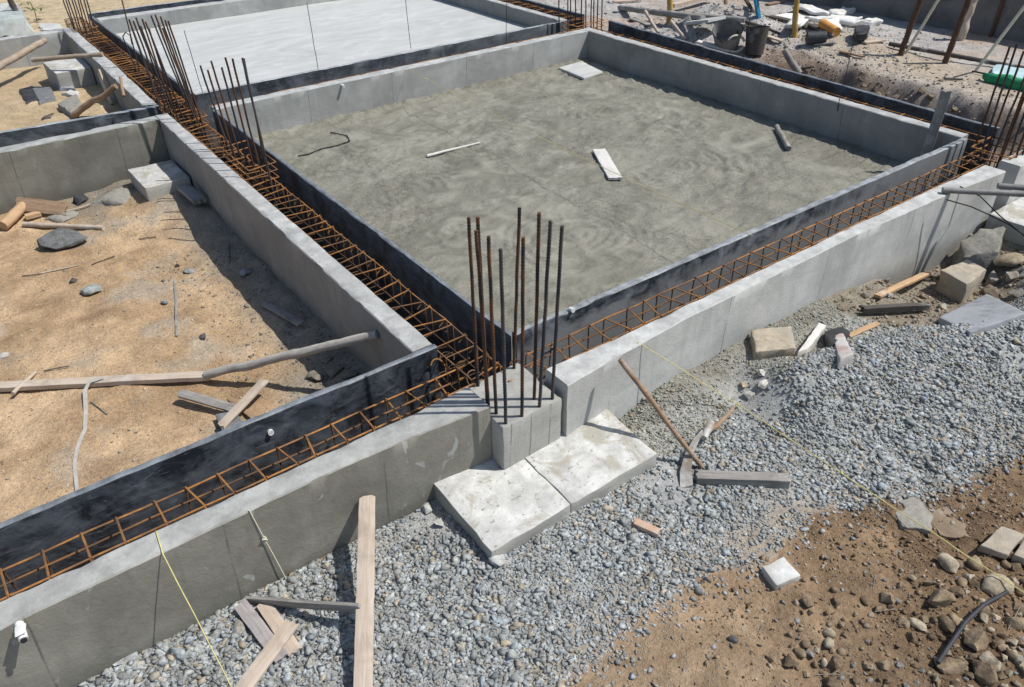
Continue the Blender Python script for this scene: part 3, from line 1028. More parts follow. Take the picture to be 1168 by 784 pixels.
cl = empty('concrete_column', (2.22, 3.08, -.5), 'square concrete column stub with ten tall bare steel rods', 'column')
prism('stub', [(1.99, 2.862, -.09), (2.452, 2.865, -.09), (2.46, 3.34, -.09), (1.993, 3.32, -.09)], -.5, M['c_col'], parent=cl, seed=8, amp=.004, bev=.008)
RODS = [((534.5, 248), (545, 440), 0), ((545, 248), (556, 462), 1), ((557, 270), (566, 472), 0), ((571, 284), (577, 483), 2), ((592.5, 237), (586, 420), 1),
        ((597, 271), (595, 475), 1), ((615, 243), (609, 455), 1), ((628, 252), (615, 464), 2), ((641, 258), (630, 455), 2), ((543, 263), (558, 470), 0)]
RM = [M['rod_brown'], M['rod_brown'], M['rod_grey']]
for i, (t, b, k) in enumerate(RODS):
    B = at(b[0], b[1], -.09); T = above(B, *t)
    rod('rebar', B - Vector((0, 0, .05)), T, .0105, RM[k], cl, 8, .003, i, ribs=1)
for i in range(0):      # tie wire loops round the rods
    z = -.075 + .03 * i; r = random.Random(i)
    pts = []
    for k in range(18):
        a = k / 18 * 2 * math.pi
        x = 2.21 + .20 * max(-1, min(1, 1.35 * math.cos(a))); y = 3.10 + .2 * max(-1, min(1, 1.35 * math.sin(a)))
        pts.append(Vector((x + r.uniform(-.012, .012), y + r.uniform(-.012, .012), z + r.uniform(-.02, .02))))
    V, F = ring_geo(pts, .005)
    build('tie', V, F, M['rust'], cl, 60)
for i, (px, py) in enumerate([(520, 425), (540, 432), (528, 412), (603, 408), (612, 425), (625, 400), (590, 418), (572, 428), (556, 420), (510, 408), (500, 420), (580, 440), (600, 432)]):
    c = at(px, py, -.12); pts = [c + Vector((.05 * math.cos(a), .05 * math.sin(a) * math.cos(i), .05 * math.sin(a) * math.sin(i + .7))) for a in np.linspace(i, i + 4.6, 12)]
    V, F = tube_geo(pts, .0055, 6); build('hook', V, F, M['rust' if i % 3 else 'rod_brown'], cl, 60)

# ------------------------------------------------------------------ REBAR CAGES
GC = 'rebar cages lying in the trenches'


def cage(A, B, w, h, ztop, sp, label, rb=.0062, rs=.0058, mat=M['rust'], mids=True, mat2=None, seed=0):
    """cage along A-B: corner bars, middle bars, closed stirrups"""
    A = Vector((A[0], A[1], ztop)); B = Vector((B[0], B[1], ztop))
    d = (B - A); L = d.length; d.normalize(); s = Vector((-d.y, d.x, 0))
    e = empty('rebar_cage', (A + B) / 2 + Vector((0, 0, -h)), label, 'rebar cage', GC)
    rnd = random.Random(seed); k = max(4, int(L / .25))
    lines = [(-w / 2, 0), (w / 2, 0), (-w / 2, -h), (w / 2, -h)]
    if mids:
        lines += [(0, -h), (-w / 2, -h * .5), (w / 2, -h * .5)]
    for j, (o, z) in enumerate(lines):
        pts = [wob(A + d * (L * i / k) + s * (o * .93) + Vector((0, 0, z - (rs + rb) * (.9 if z == 0 else -.9))), .010, 2.5, seed + j) for i in range(k + 1)]
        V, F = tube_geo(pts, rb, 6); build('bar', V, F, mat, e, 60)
    n = int(L / sp)
    for i in range(n + 1):
        c = A + d * (i * sp + rnd.uniform(-.02, .02) + .03)
        t = d * rnd.uniform(-.03, .03); t2 = d * rnd.uniform(-.02, .02); dz = rnd.uniform(-.008, .008)
        hw = w / 2
        q = [c - s * hw + t + Vector((0, 0, dz)), c + s * hw - t + Vector((0, 0, -dz)), c + s * hw - t + t2 + Vector((0, 0, -h)), c - s * hw + t + t2 + Vector((0, 0, -h))]
        pts = []
        for m in range(4):
            a, b = q[m], q[(m + 1) % 4]; u = (b - a).normalized()
            pts += [a + u * .012, b - u * .012]
        V, F = ring_geo(pts, rs, 5)
        hk = q[0] + Vector((0, 0, .004)); V2, F2 = tube_geo([hk + d * .012, hk + d * .010 + s * .03 + Vector((0, 0, -.025)), hk + d * .012 + s * .06 + Vector((0, 0, -.055))], rs * .9, 5)
        V, F = merge((V, F), (V2, F2))
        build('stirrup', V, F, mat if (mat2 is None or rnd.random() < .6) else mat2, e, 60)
    return e


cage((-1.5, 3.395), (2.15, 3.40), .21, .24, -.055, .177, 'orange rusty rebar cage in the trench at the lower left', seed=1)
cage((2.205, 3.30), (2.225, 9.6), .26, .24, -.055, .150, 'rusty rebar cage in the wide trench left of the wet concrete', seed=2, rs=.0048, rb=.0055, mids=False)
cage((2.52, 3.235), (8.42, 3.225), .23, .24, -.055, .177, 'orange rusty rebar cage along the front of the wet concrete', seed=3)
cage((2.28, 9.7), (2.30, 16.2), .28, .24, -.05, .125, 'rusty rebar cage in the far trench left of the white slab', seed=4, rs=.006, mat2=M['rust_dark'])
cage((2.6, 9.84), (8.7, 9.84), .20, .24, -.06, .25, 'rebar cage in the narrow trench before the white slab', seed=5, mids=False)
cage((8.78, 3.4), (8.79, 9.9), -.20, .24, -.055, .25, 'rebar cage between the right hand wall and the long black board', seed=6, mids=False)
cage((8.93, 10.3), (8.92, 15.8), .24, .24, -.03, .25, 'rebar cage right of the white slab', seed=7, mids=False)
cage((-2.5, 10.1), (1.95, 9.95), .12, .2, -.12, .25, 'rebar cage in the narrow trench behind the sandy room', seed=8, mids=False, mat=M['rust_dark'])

# ------------------------------------------------------------------ STARTER BAR CLUSTERS
GR = 'starter bars standing in the trench'


def cluster(label, rods, zb, r, seed, group=GR, mats=('rod_brown', 'rod_grey', 'rust_dark')):
    c = Vector()
    R_ = []
    for i, (b, t) in enumerate(rods):
        B = at(b[0], b[1], zb); T = above(B, *t)
        R_.append((B, T)); c += B
    c /= len(rods)
    e = empty('starter_bars', c - Vector((0, 0, .4)), label, 'starter bars', group)
    for i, (B, T) in enumerate(R_):
        D = (T - B).normalized()
        rod('rebar', B - D * .45, T, r, M[mats[(i * 7 + seed) % len(mats)]], e, 6, .006, i + seed)
    for k in range(3):
        z = zb - .03 + .08 * k
        hw = [max(abs(B.x - c.x) for B, T in R_) + .015, max(abs(B.y - c.y) for B, T in R_) * .6 + .03]
        q = [Vector((c.x + sx * hw[0], c.y + sy * hw[1], z + .01 * sx)) for sx, sy in ((-1, -1), (1, -1), (1, 1), (-1, 1))]
        V, F = ring_geo(q, r * .75); build('tie', V, F, M['rust'], e, 60)
    return e


cluster('eight thin rods at the trench beside the near left corner of the wet concrete',
        [((262, 172), (228, 75)), ((268, 180), (237, 80)), ((275, 182), (241, 70)), ((283, 190), (253, 77)), ((291, 196), (257, 66)), ((299, 204), (265, 67)), ((310, 212), (276, 66)), ((303, 190), (278, 67))],
        -.1, .010, 1)
rnd = random.Random(5)
tops = [(147, 22), (152, 24), (155, 20), (162, 22), (166, 25), (172, 18), (177, 17), (183, 19), (188, 23), (192, 24), (160, 30), (180, 28), (185, 32), (170, 33), (150, 31)]
cluster('dense bundle of long dark rods at the trench crossing left of the white slab',
        [((t[0] + 40 + (t[0] - 147) * .10 + rnd.uniform(-4, 4), t[1] + 108 + (t[0] - 147) * .35 + rnd.uniform(-6, 6)), t) for t in tops], -.15, .010, 2)
cluster('bundle of thin rods at the far end of the trench, upper left edge',
        [((84 + i * 3.2 + rnd.uniform(-1, 1), 34 + (i * 7) % 13), (66 + i * 3.4, -14 - (i * 5) % 9)) for i in range(9)], -.1, .011, 3)
cluster('rods standing behind the far corner of the wet concrete, top centre',
        [((x, 33 + (i % 3)), (x - 1 + i * .3, -26 - 3 * (i % 2))) for i, x in enumerate((638, 648, 651, 656.5, 663, 668, 674, 677, 681, 686))], -.1, .010, 4, mats=('rod_brown', 'rod_grey', 'rod_grey', 'rust_dark'))
cluster('tall dark rods at the right edge beyond the end of the pale wall',
        [((1111, 171), (1152, 53)), ((1118, 178), (1160, 50)), ((1125, 174), (1168, 58)), ((1133, 176), (1176, 70)), ((1141, 184), (1182, 75)), ((1149, 186), (1190, 66)), ((1155, 191), (1193, 80)), ((1162, 188), (1200, 85)), ((1137, 190), (1168, 104))],
        -.1, .011, 5, mats=('rod_grey', 'rust_dark'))
# two long loose rods over the left trench
for i, (b, t, l) in enumerate([((160, 85), (137, -8), 'long loose rod leaning over the left trench by the white slab, with pale lower half'),
                               ((157, 84), (140, 42), 'short rod bent to a hook by the slab edge in the left trench')]):
    B = at(b[0], b[1], -.1); T = above(B, *t)
    pts = [B - Vector((0, 0, .3)), B, B.lerp(T, .5), T]
    if i == 1:
        pts += [T + Vector((.05, 0, .05)), T + Vector((.10, 0, 0)), T + Vector((.09, 0, -.12))]
    V, F = tube_geo(pts, .009, 6)
    tag(build('loose_rod', V, F, M['rod_grey' if i else 'rust_dark'], None, 60), l, 'rod')

# ------------------------------------------------------------------ GRAVEL (stuff)
def gravel_points(n, x0, x1, y0, y1):
    x = RNG.uniform(x0, x1, n); y = RNG.uniform(y0, y1, n)
    j = .07
    k = in_poly(x + j * perlin(x * 6, y * 6) + RNG.normal(0, .03, n) + .12 * perlin(x * 1.7, y * 1.7), y + j * perlin(x * 6 + 5, y * 6) + np.abs(RNG.normal(0, .06, n)) * RNG.choice([1, 1, 1, 3], n) * .8 - .02 + .16 * perlin(x * 1.9 + 3, y * 1.9), GPOLY)
    k &= ~((x > 1.6) & (x < 2.84) & (y > 2.44))
    return x[k], y[k]


def gravel_cols(n):
    base = np.array([.365, .388, .390]); v = RNG.normal(1, .14, (n, 1)).clip(.6, 1.5)
    c = base * v
    warm = RNG.random(n) < .12; c[warm] = np.array([.42, .37, .29]) * v[warm]
    pale = RNG.random(n) < .06; c[pale] = np.array([.50, .52, .515])
    blue = RNG.random(n) < .2; c[blue] *= np.array([.92, .98, 1.05])
    return c


xs, ys = gravel_points(160000, -1.3, 8.0, .6, 3.06)
fine = (ys > 2.42 + .08 * perlin(xs * 3, ys * 3)) & (xs > 2.9) & (xs < 5.6)
rad = RNG.lognormal(math.log(.0138), .40, len(xs)).clip(.006, .036)
big = RNG.random(len(xs)) < .012; rad[big] *= 1.55
rad[fine] *= .62
rad *= (1 + .45 * fbm(xs + 4, ys, 1.6, 3)) * (1 + .30 * sst(1.3, -.2, xs))
thin = fbm(xs + 11, ys + 2, 1.1, 4)
keep = (RNG.random(len(xs)) > .85 * sst(.14, .42, thin))
xs, ys, rad, fine = xs[keep], ys[keep], rad[keep], fine[keep]
zz = G(xs, ys) + rad * RNG.uniform(-.22, .36, len(xs))
colr = gravel_cols(len(xs)); colr[fine] = colr[fine] * np.array([.92, .88, .76])
dusty = sst(1.9, 1.2, ys) * .0
o = scatter('gravel', np.stack([xs, ys, zz], -1), rad, colr, HP, M['gravel'], .20)
o['kind'] = 'stuff'; o['label'] = 'grey crushed stone gravel in front of the walls'; o['category'] = 'gravel'

# gravel in the yard, coarse and far
n = 9000
xs = RNG.uniform(9.6, 13.7, n); ys = RNG.uniform(5.5, 12.5, n)
dens = np.exp(-(((xs - 10.9) / 1.0) ** 2 + ((ys - 8.9) / 1.0) ** 2)) + .7 * np.exp(-(((xs - 11.6) / .9) ** 2 + ((ys - 7.3) / 1.0) ** 2)) + .12
k = RNG.random(n) < dens; xs, ys = xs[k], ys[k]
rad = RNG.lognormal(math.log(.016), .45, len(xs)).clip(.008, .06)
o = scatter('yard_gravel', np.stack([xs, ys, G(xs, ys) + rad * .2], -1), rad, gravel_cols(len(xs)) * 1.05, HP, M['gravel'], .5)
o['kind'] = 'stuff'; o['label'] = 'loose grey stones over the yard beyond the long black board'; o['category'] = 'gravel'


# pebbles and clods (stuff)
def pebbles(name, n, xr, yr, cond, rmed, rmax, cols, label, dens=None, protos=RP, sig=.5):
    x = RNG.uniform(*xr, n); y = RNG.uniform(*yr, n); k = cond(x, y)
    if dens is not None:
        k &= RNG.random(n) < dens(x, y)
    x, y = x[k], y[k]
    r = RNG.lognormal(math.log(rmed), sig, len(x)).clip(rmed * .4, rmax)
    c = np.array(cols)[RNG.integers(0, len(cols), len(x))] * RNG.normal(1, .15, (len(x), 1)).clip(.6, 1.5)
    o = scatter(name, np.stack([x, y, G(x, y) + r * .1], -1), r, c, protos, M['rock'], .5, protos is RP)
    o['kind'] = 'stuff'; o['label'] = label; o['category'] = 'pebbles'


pebbles('pebbles', 9000, (-1.2, 1.88), (3.8, 9.6), lambda x, y: x > -2, .0055, .02, [(.48, .38, .26), (.40, .31, .20), (.38, .37, .34), (.55, .50, .42)],
        'tiny pebbles strewn over the sandy floor of the left room', protos=HP)
pebbles('pebbles', 900, (1.0, 1.88), (4.0, 7.5), lambda x, y: x > 1.1 + .3 * perlin(y * 3, x), .011, .03, [(.24, .235, .21), (.30, .29, .25)],
        'grey stone chips along the shaded wall of the left room', protos=HP)
NG = lambda x, y: ~in_poly(x, y, GPOLY) & (y < 2.6)
DD = lambda x, y: np.clip(.25 + .75 * sst(2.2, 3.6, x + .3 * perlin(x * 2, y * 2)), 0, 1) * np.clip(.55 + fbm(x, y, 1.8, 3), .1, 1)
pebbles('earth_clods', 50000, (1.2, 6.6), (-.2, 2.4), NG, .0080, .045, [(.23, .165, .105), (.29, .215, .14), (.17, .122, .078), (.34, .28, .21)],
        'brown clods and small stones on the loose earth in the lower right', DD, HP)
pebbles('stray_stones', 900, (1.5, 5.2), (.3, 1.7), NG, .012, .026, [(.32, .33, .33), (.36, .35, .32), (.28, .29, .30)],
        'stray grey stones rolled from the gravel on to the earth', lambda x, y: np.clip(1.1 - seg_dist(x, y, GP[1], GP[7]) * 2.0, .05, 1), HP)
pebbles('rubble_chips', 2200, (9.2, 11.6), (3.2, 7.8), lambda x, y: x > 0, .014, .07, [(.30, .24, .18), (.36, .32, .27), (.22, .17, .13)],
        'stone chips in the dug hollow beyond the long black board', None, HP)
pebbles('rubble_chips', 5200, (5.0, 8.3), (1.5, 2.9), lambda x, y: ~in_poly(x, y, GPOLY), .012, .06, [(.33, .28, .21), (.26, .24, .21), (.38, .36, .32), (.2, .15, .1)],
        'rubble chips between the broken blocks and the pale wall at right', None, HP)

# individual rocks in the lower right
BR = (.30, .232, .155); PB = (.46, .40, .30); DBR = (.21, .158, .105); GY = (.31, .305, .29)
bigrocks = [(1080.5, 644, 11, PB, 'pale egg shaped stone on the dark loose earth, above the boulders'),
            (1137, 671, 16, PB, 'large pale stone touching the upper end of the black hose'),
            (1075, 688, 15, BR, 'knobbly brown stone topped with a pebble, left of the hose'),
            (1012, 683, 9, BR, 'flat brown stone alone on earth left of the boulder pile'),
            (921, 688, 9, BR, 'brown lump below the white mortar slab'),
            (1084, 764, 17, BR, 'large upright brown boulder at the lower end of the black hose'),
            (1130, 755, 13, PB, 'pale yellowish stone in the pile right of the hose'),
            (1113, 733, 16, BR, 'wide flat brown stone in the pile beside the middle of the hose'),
            (1154, 712, 13, BR, 'squarish brown stone at the right edge of the photo'),
            (1121, 771, 15, DBR, 'dark brown stone at the bottom edge right of the hose'),
            (900, 757, 12, DBR, 'brown angular stone at the bottom edge centre right'),
            (836, 731, 6, (.10, .10, .10), 'small dark stone alone on the tan earth strip'),
            (798, 675, 6, GY, 'single grey pebble on tan earth right beside the gravel edge'),
            (1031, 711, 9, BR, 'brown stone between the lone flat stone and the pile'),
            (1060, 666, 8, BR, 'small upright stone just left of the pale egg shaped one'),
            (945, 735, 8, PB, 'light rounded stone, lower of a close pair on the earth'),
            (945, 724, 7, PB, 'light rounded stone, upper of a close pair on the earth'),
            (953, 757, 9, DBR, 'dull brown stone below the close pair of light stones'),
            (1146, 632, 9, BR, 'brown stone tucked under the flat slab at the right edge')]
for i, (px, py, r, c, l) in enumerate(bigrocks):
    p = at_g(px, py); D = (p - Vector(CAM)).length
    solo_rock(p, r * D / 880, c, i, l, 'larger stones on the earth at lower right', i in (0, 1, 11, 12, 15, 16), .30)
rr = np.random.default_rng(77); cnt = 0
for k in range(75):      # the packed pile at the right edge
    px = 1060 + 112 * rr.random() ** .7; py = 640 + 148 * rr.random() ** .75
    if px + (py - 640) * .5 < 1095 or any((px - q[0]) ** 2 + (py - q[1]) ** 2 < (q[2] * .9) ** 2 for q in bigrocks):
        continue
    p = at_g(px, py); c = [BR, DBR, BR, PB][rr.integers(0, 4)]; kk = rr.uniform(.7, 1.05)
    solo_rock(p, rr.lognormal(math.log(.032), .28), tuple(v * kk for v in c), int(rr.integers(0, 99)), 'broken brown stone packed among others in the pile at the right edge',
              'stones in the pile at the right edge', rr.random() < .25, .22)
spots = [(1136.0, 671.0)]
while cnt < 175:
    t = rr.random()
    px = 850 + 330 * rr.random() ** .6; py = 640 + 150 * rr.random() ** .8
    if rr.random() > .12 + .88 * ((px - 850) / 330) * min(1, ((py - 610) / 110)):
        continue
    if any((px - a) ** 2 + (py - b) ** 2 < 60 for a, b in spots) or any((px - q[0]) ** 2 + (py - q[1]) ** 2 < (q[2] * 1.0) ** 2 for q in bigrocks):
        continue
    spots.append((px, py)); cnt += 1
    p = at_g(px, py)
    if in_poly(np.array([p.x]), np.array([p.y]), GPOLY)[0]:
        continue
    c = [BR, DBR, PB, GY, BR, DBR][rr.integers(0, 6)]; k = rr.uniform(.75, 1.1)
    solo_rock(p, rr.lognormal(math.log(.019), .38), tuple(v * k for v in c), int(rr.integers(0, 99)), 'fist sized or smaller brown stone among many on the lower right earth',
              'small stones on the earth at lower right', rr.random() < .22, .32)
# stones by the walls and in rooms
for px, py, r, c, rounded, l in [
    (868, 427, 6, (.62, .62, .58), False, 'small white stone chip at the crest of the gravel heap'),
    (869, 439, 9, (.55, .54, .50), False, 'pale stone below the white chip at the gravel heap edge'),
    (855, 452, 8, (.50, .49, .46), False, 'pale wedge stone at the foot of the gravel heap edge'),
    (847, 441, 7, (.46, .36, .24), False, 'tan stone beside the pale wedge stone'),
    (486, 580, 11, (.44, .45, .43), False, 'pale grey stone against the left corner of the footing'),
    (500, 598, 9, (.46, .47, .45), False, 'square pale stone just below the stone at the footing corner'),
    (145, 746, 17, (.42, .44, .44), False, 'large pale flat stone at the foot of the dark wall, lower left'),
    (274, 717, 9, (.38, .36, .33), True, 'rounded grey stone under the crossed boards'),
    (567, 640, 10, (.45, .46, .46), True, 'rounded grey stone at the front tip of the footing'),
    (76, 277, 25, (.16, .165, .165), False, 'big dark grey rock on the sandy floor'),
    (105, 333, 11, (.33, .36, .35), True, 'flat greenish grey stone on the sandy floor'),
    (217, 311, 6, (.28, .30, .30), True, 'small grey pebble right of the flat greenish stone'),
    (84, 321, 5, (.09, .085, .08), False, 'small black lump between the stick and flat stone'),
    (202, 304, 4, (.07, .06, .05), False, 'tiny dark lump on sand below the concrete block'),
    (188, 346, 4, (.25, .28, .30), True, 'tiny bluish pebble left of the upright lath'),
    (281, 312, 7, (.30, .32, .33), True, 'grey pebble in the shadow of the room wall'),
    (233, 386, 7, (.13, .125, .12), False, 'small dark stone near the wall shadow edge on sand'),
    (5, 407, 5, (.55, .54, .50), True, 'white pebble at the left edge of the sandy floor'),
    (383, 425, 13, (.26, .25, .21), False, 'grey brown rubble lump under the far end of the pole'),
    (358, 432, 12, (.24, .22, .18), False, 'rubble lump beside the crossed offcuts and the pole'),
    (372, 411, 9, (.28, .26, .22), False, 'small rubble piece in shade below the pole'),
    (400, 428, 10, (.22, .21, .18), False, 'rubble piece next to the black board under the pole'),
    (90, 230, 12, (.06, .065, .075), False, 'black angular lump against the olive wall'),
    (1128, 335, 12, (.20, .16, .12), False, 'dark brown stone right of the tan block'),
    (1150, 300, 14, (.36, .30, .22), True, 'tan stone at the right edge above the grey sheet'),
    (1012, 338, 6, (.50, .50, .48), False, 'pale stone by the tan lath next to the right wall'),
    (1020, 352, 6, (.30, .31, .32), False, 'grey stone just below the tan lath'),
    (1120, 302, 10, (.33, .28, .2), False, 'brown stone behind the tan block')]:
    p = at_g(px, py); D = (p - Vector(CAM)).length
    solo_rock(p, r * D / 820, c, int(px * 7 + py), l, None, rounded, .2, flat=.5 if r > 20 else .7, tilt=.12)

# ------------------------------------------------------------------ FRONT: planks, tools, debris
pA = at(416, 784, -.52); pA = at(419.5, 568.5, -.285)
pB = at(414.5, 784, -.53)
plank('long_plank', pB + (pB - pA) * .35, pA, .092, .022, M['w_pale'], 'long pale plank leaning from the gravel up against the dark wall', 'plank', seed=4)
A = at_g(284, 683, .0); B = at(412, 691, -.43)
A.z += .005
plank('edge_board', A, B, .075, .026, M['w_grey'], 'grey board on edge running into the long pale plank', 'plank', up=(0.35, -.93, .15), seed=5)
a = at_g(274, 690, .03); b = at_g(322, 752, .015)
plank('short_board', a, b, .075, .02, M['w_lilac'], 'short grey stained board crossing under the pale offcut', 'plank', seed=6)
a = at_g(301, 690, .015); b = at_g(338, 746, .01)
plank('short_board', a, b, .075, .02, M['w_pale'], 'second short board lowest of the crossed pile, pinkish end', 'plank', seed=7)
a = at_g(334, 712, .055); b = at_g(268, 800, .05)
plank('short_board', a, b, .085, .022, M['w_pale'], 'pale offcut on top of the crossed boards at the bottom edge', 'plank', seed=8)

# mattock: handle, head
base = at_g(800, 533, .02); tip = Vector((2.83, 2.795, .06))
tip = above(Vector((2.83, 2.80, 0)), 707, 410)
mt = empty('mattock', base, 'mattock with long wooden handle leaning on the pale wall', 'tool')


def limb(name, pts, rr, mat, parent, n=10, sq=None):
    V, F = tube_geo(pts, .01, n, True, rr)
    return build(name, V, F, mat, parent, 60)


hp = [base.lerp(tip, i / 14) for i in range(15)]
hp = [wob(p, .008, 4, 2) for p in hp]
limb('handle', hp, [.019 - .004 * abs(i - 9) / 9 + .002 * math.sin(i * 2.1) for i in range(15)], M['w_brown'], mt)
# forged head: a curved flat blade on one side, spike on the other
e0 = at_g(799, 519, .06); b1 = at_g(783, 528, .06); b2 = at_g(782, 556, .0); s1 = at_g(838, 466, .06)


def blade(name, pts, widths, thick, parent, mat, side):
    V, F = [], []
    for p, w in zip(pts, widths):
        p = Vector(p)
        for sx, sz in ((-1, -1), (1, -1), (1, 1), (-1, 1)):
            V.append(p + side * (sx * w / 2) + Vector((0, 0, 1)) * (sz * thick / 2))
    for i in range(len(pts) - 1):
        for k in range(4):
            F.append((i * 4 + k, i * 4 + (k + 1) % 4, i * 4 + 4 + (k + 1) % 4, i * 4 + 4 + k))
    F.append((3, 2, 1, 0)); m = (len(pts) - 1) * 4; F.append((m, m + 1, m + 2, m + 3))
    return build(name, V, F, mat, parent, 40)


side = Vector((.8, -.5, .25)).normalized()
blade('blade', [at_g(806, 487, .06), at_g(795, 500, .085), at_g(786, 518, .08), at_g(782, 537, .045), at_g(783, 556, .005)], [.03, .05, .06, .075, .085], .014, mt, M['steel'], side)
limb('spike', [at_g(806, 492, .065), at_g(818, 486, .06), at_g(830, 473, .045), at_g(839, 463, .02)], [.022, .019, .013, .006], M['w_brown'], mt, 8)
limb('eye', [at_g(803, 500, .07), at_g(808, 488, .07), at_g(812, 482, .065)], [.02, .032, .02], M['steel'], mt, 10)

plank('timber_offcut', at_g(794, 549, .0), at_g(898, 553, .0), .075, .07, M['w_grey'], 'grey squared timber offcut lying below the mattock', 'timber', seed=9, rag=.015)
plank('timber_block', at_g(724, 599, .0), at_g(751, 611, .0), .05, .042, M['brick'], 'small pinkish wood block lying alone on the gravel', 'block', seed=10, rag=.004)
q = [at_g(a, b, .05) for a, b in [(869, 646), (894, 635), (914, 656), (886, 668)]]
prism('mortar_slab', q, q[0].z - .06, M['white_tile'], 'white broken mortar slab on the brown earth', 'slab', .006, .03, seed=11)
q = [at_g(a, b, .085) for a, b in [(857, 376), (903, 371), (908, 396), (862, 401)]]
prism('stone_block', q, q[0].z - .2, M['tan_stone'], 'tan squared block set against the foot of the pale wall', 'block', .01, .04, seed=12, bev=.012)
q = [at_g(a, b, .05) for a, b in [(934, 368), (943, 371), (921, 398), (910, 401)]]
prism('wood_shard', q, q[0].z - .05, M['w_white'], 'whitish wedge shaped shard beside the tan block', 'shard', .004, .03, seed=13)
q = [at_g(a, b, .09) for a, b in [(948, 381), (962, 380), (974, 404), (958, 410)]]
prism('broken_brick', q, q[0].z - .09, M['brick_pale'], 'broken pinkish brick with mortar at the top of the gravel heap', 'brick', .006, .03, seed=14)
q = [at_g(a, b, .05) for a, b in [(940, 378), (962, 372), (970, 380), (950, 392)]]
prism('rubble_piece', q, q[0].z - .05, M['black_sheet'], 'black rubble piece behind the broken brick', 'rubble', .008, .03, seed=15)
plank('wood_offcut', at_g(968, 384, .0), at_g(1002, 369, .0), .05, .014, M['w_tan'], 'tan flat offcut lying under the dark beam', 'plank', seed=16)
plank('dark_beam', at_g(982, 357, .02), at_g(1057, 353, .02), .05, .06, M['w_dark'], 'short charred dark beam beyond the gravel heap', 'timber', seed=17, rag=.015)
plank('wood_lath', at_g(1000, 340, .03), at_g(1058, 313, .05), .06, .03, M['w_tan'], 'clean tan wood offcut by the foot of the right wall', 'plank', seed=18, rag=.004)
q = [at_g(a, b, .05) for a, b in [(1071, 362), (1107, 379), (1172, 357)]]
nrm = (q[1] - q[0]).cross(q[2] - q[0]); rd = Vector(ray(1126, 335)); co = Vector(CAM)
q.append(co + rd * ((q[0] - co).dot(nrm) / rd.dot(nrm)))
prism('stone_sheet', q, min(p.z for p in q) - .012, M['grey_tile'], 'flat grey stone sheet lying on the gravel at the right', 'stone sheet', .003, .05, seed=19, bev=.004)
q = [at_g(a, b, .22) for a, b in [(1073, 308), (1104, 295), (1126, 307), (1105, 325)]]
prism('stone_block', q, q[0].z - .30, M['tan_stone'], 'tan stone block with a twig on top near the right edge', 'block', .014, .05, seed=20, bev=.015, shrink=-.05)
q = [at_g(a, b, .20) for a, b in [(1096, 275), (1118, 262), (1147, 258), (1140, 285), (1100, 292)]]
prism('rubble_block', q, q[0].z - .3, M['mortar'], 'jagged grey concrete rubble block in front of the next footing', 'rubble', .03, .04, seed=21, bev=.015, shrink=.2)
wq = [Vector((7.86, 2.20, -.42)), Vector((9.0, 2.20, -.42)), Vector((9.0, 2.79, -.40)), Vector((7.84, 2.80, -.40))]
prism('concrete_footing', wq, -.95, M['c_foot'], 'white cast footing at the right edge beneath the pipes', 'footing', .006, .08, seed=22, bev=.012)
# pipes
for i, (a, b, l) in enumerate([((1075, 217), (1260, 226), 'long grey pipe resting on the pale wall at the right edge'), ((1138, 212), (1260, 222), 'second grey pipe behind the long one at the right edge')]):
    P0 = at(a[0], a[1], .03); P1 = at(b[0], b[1], .03)
    if i:
        P0 = at(a[0], a[1], .06); P1 = at(b[0], b[1], .06)
    tag(rod('pipe', P0, P1, .027, M['pipe'], None, 14, .003, i), l, 'pipe', 'pipes at the right edge')
for i, (pts, l) in enumerate([([(1080, 228), (1108, 236), (1130, 246), (1150, 256), (1178, 275)], 'black wire drooping from the pipe to the ground'),
                              ([(1095, 213), (1118, 224), (1140, 246), (1160, 262), (1182, 282)], 'second black wire looped over the pipe')]):
    P_ = [at(a, b, .0 - .10 * k + .02) for k, (a, b) in enumerate(pts)]
    V, F = tube_geo(P_, .006, 6); tag(build('wire', V, F, M['wire'], None, 60), l, 'wire')
# hose and slabs, lower right
P_ = [at_g(a, b, .05) for a, b in [(1070, 756), (1084, 735), (1101, 710), (1122, 690), (1149, 675)]]
fine_ = []
for i in range(len(P_) - 1):
    for t in (0, .33, .66):
        fine_.append(P_[i].lerp(P_[i + 1], t))
fine_.append(P_[-1])
V, F = tube_geo(fine_, .011, 10); tag(build('hose', V, F, M['rubber'], None, 60), 'curved black hose lying over the stones at lower right', 'hose')
for q, l, s in [([(1118, 622), (1142, 599), (1170, 609), (1150, 633)], 'flat tan slab at the right edge, left of two', 23), ([(1156, 633), (1170, 610), (1200, 616), (1190, 645)], 'flat tan slab cut by the right edge', 24)]:
    Q = [at_g(a, b, .075) for a, b in q]
    prism('flat_slab', Q, Q[0].z - .06, M['tan_stone'], l, 'slab', .007, .04, seed=s, bev=.008)
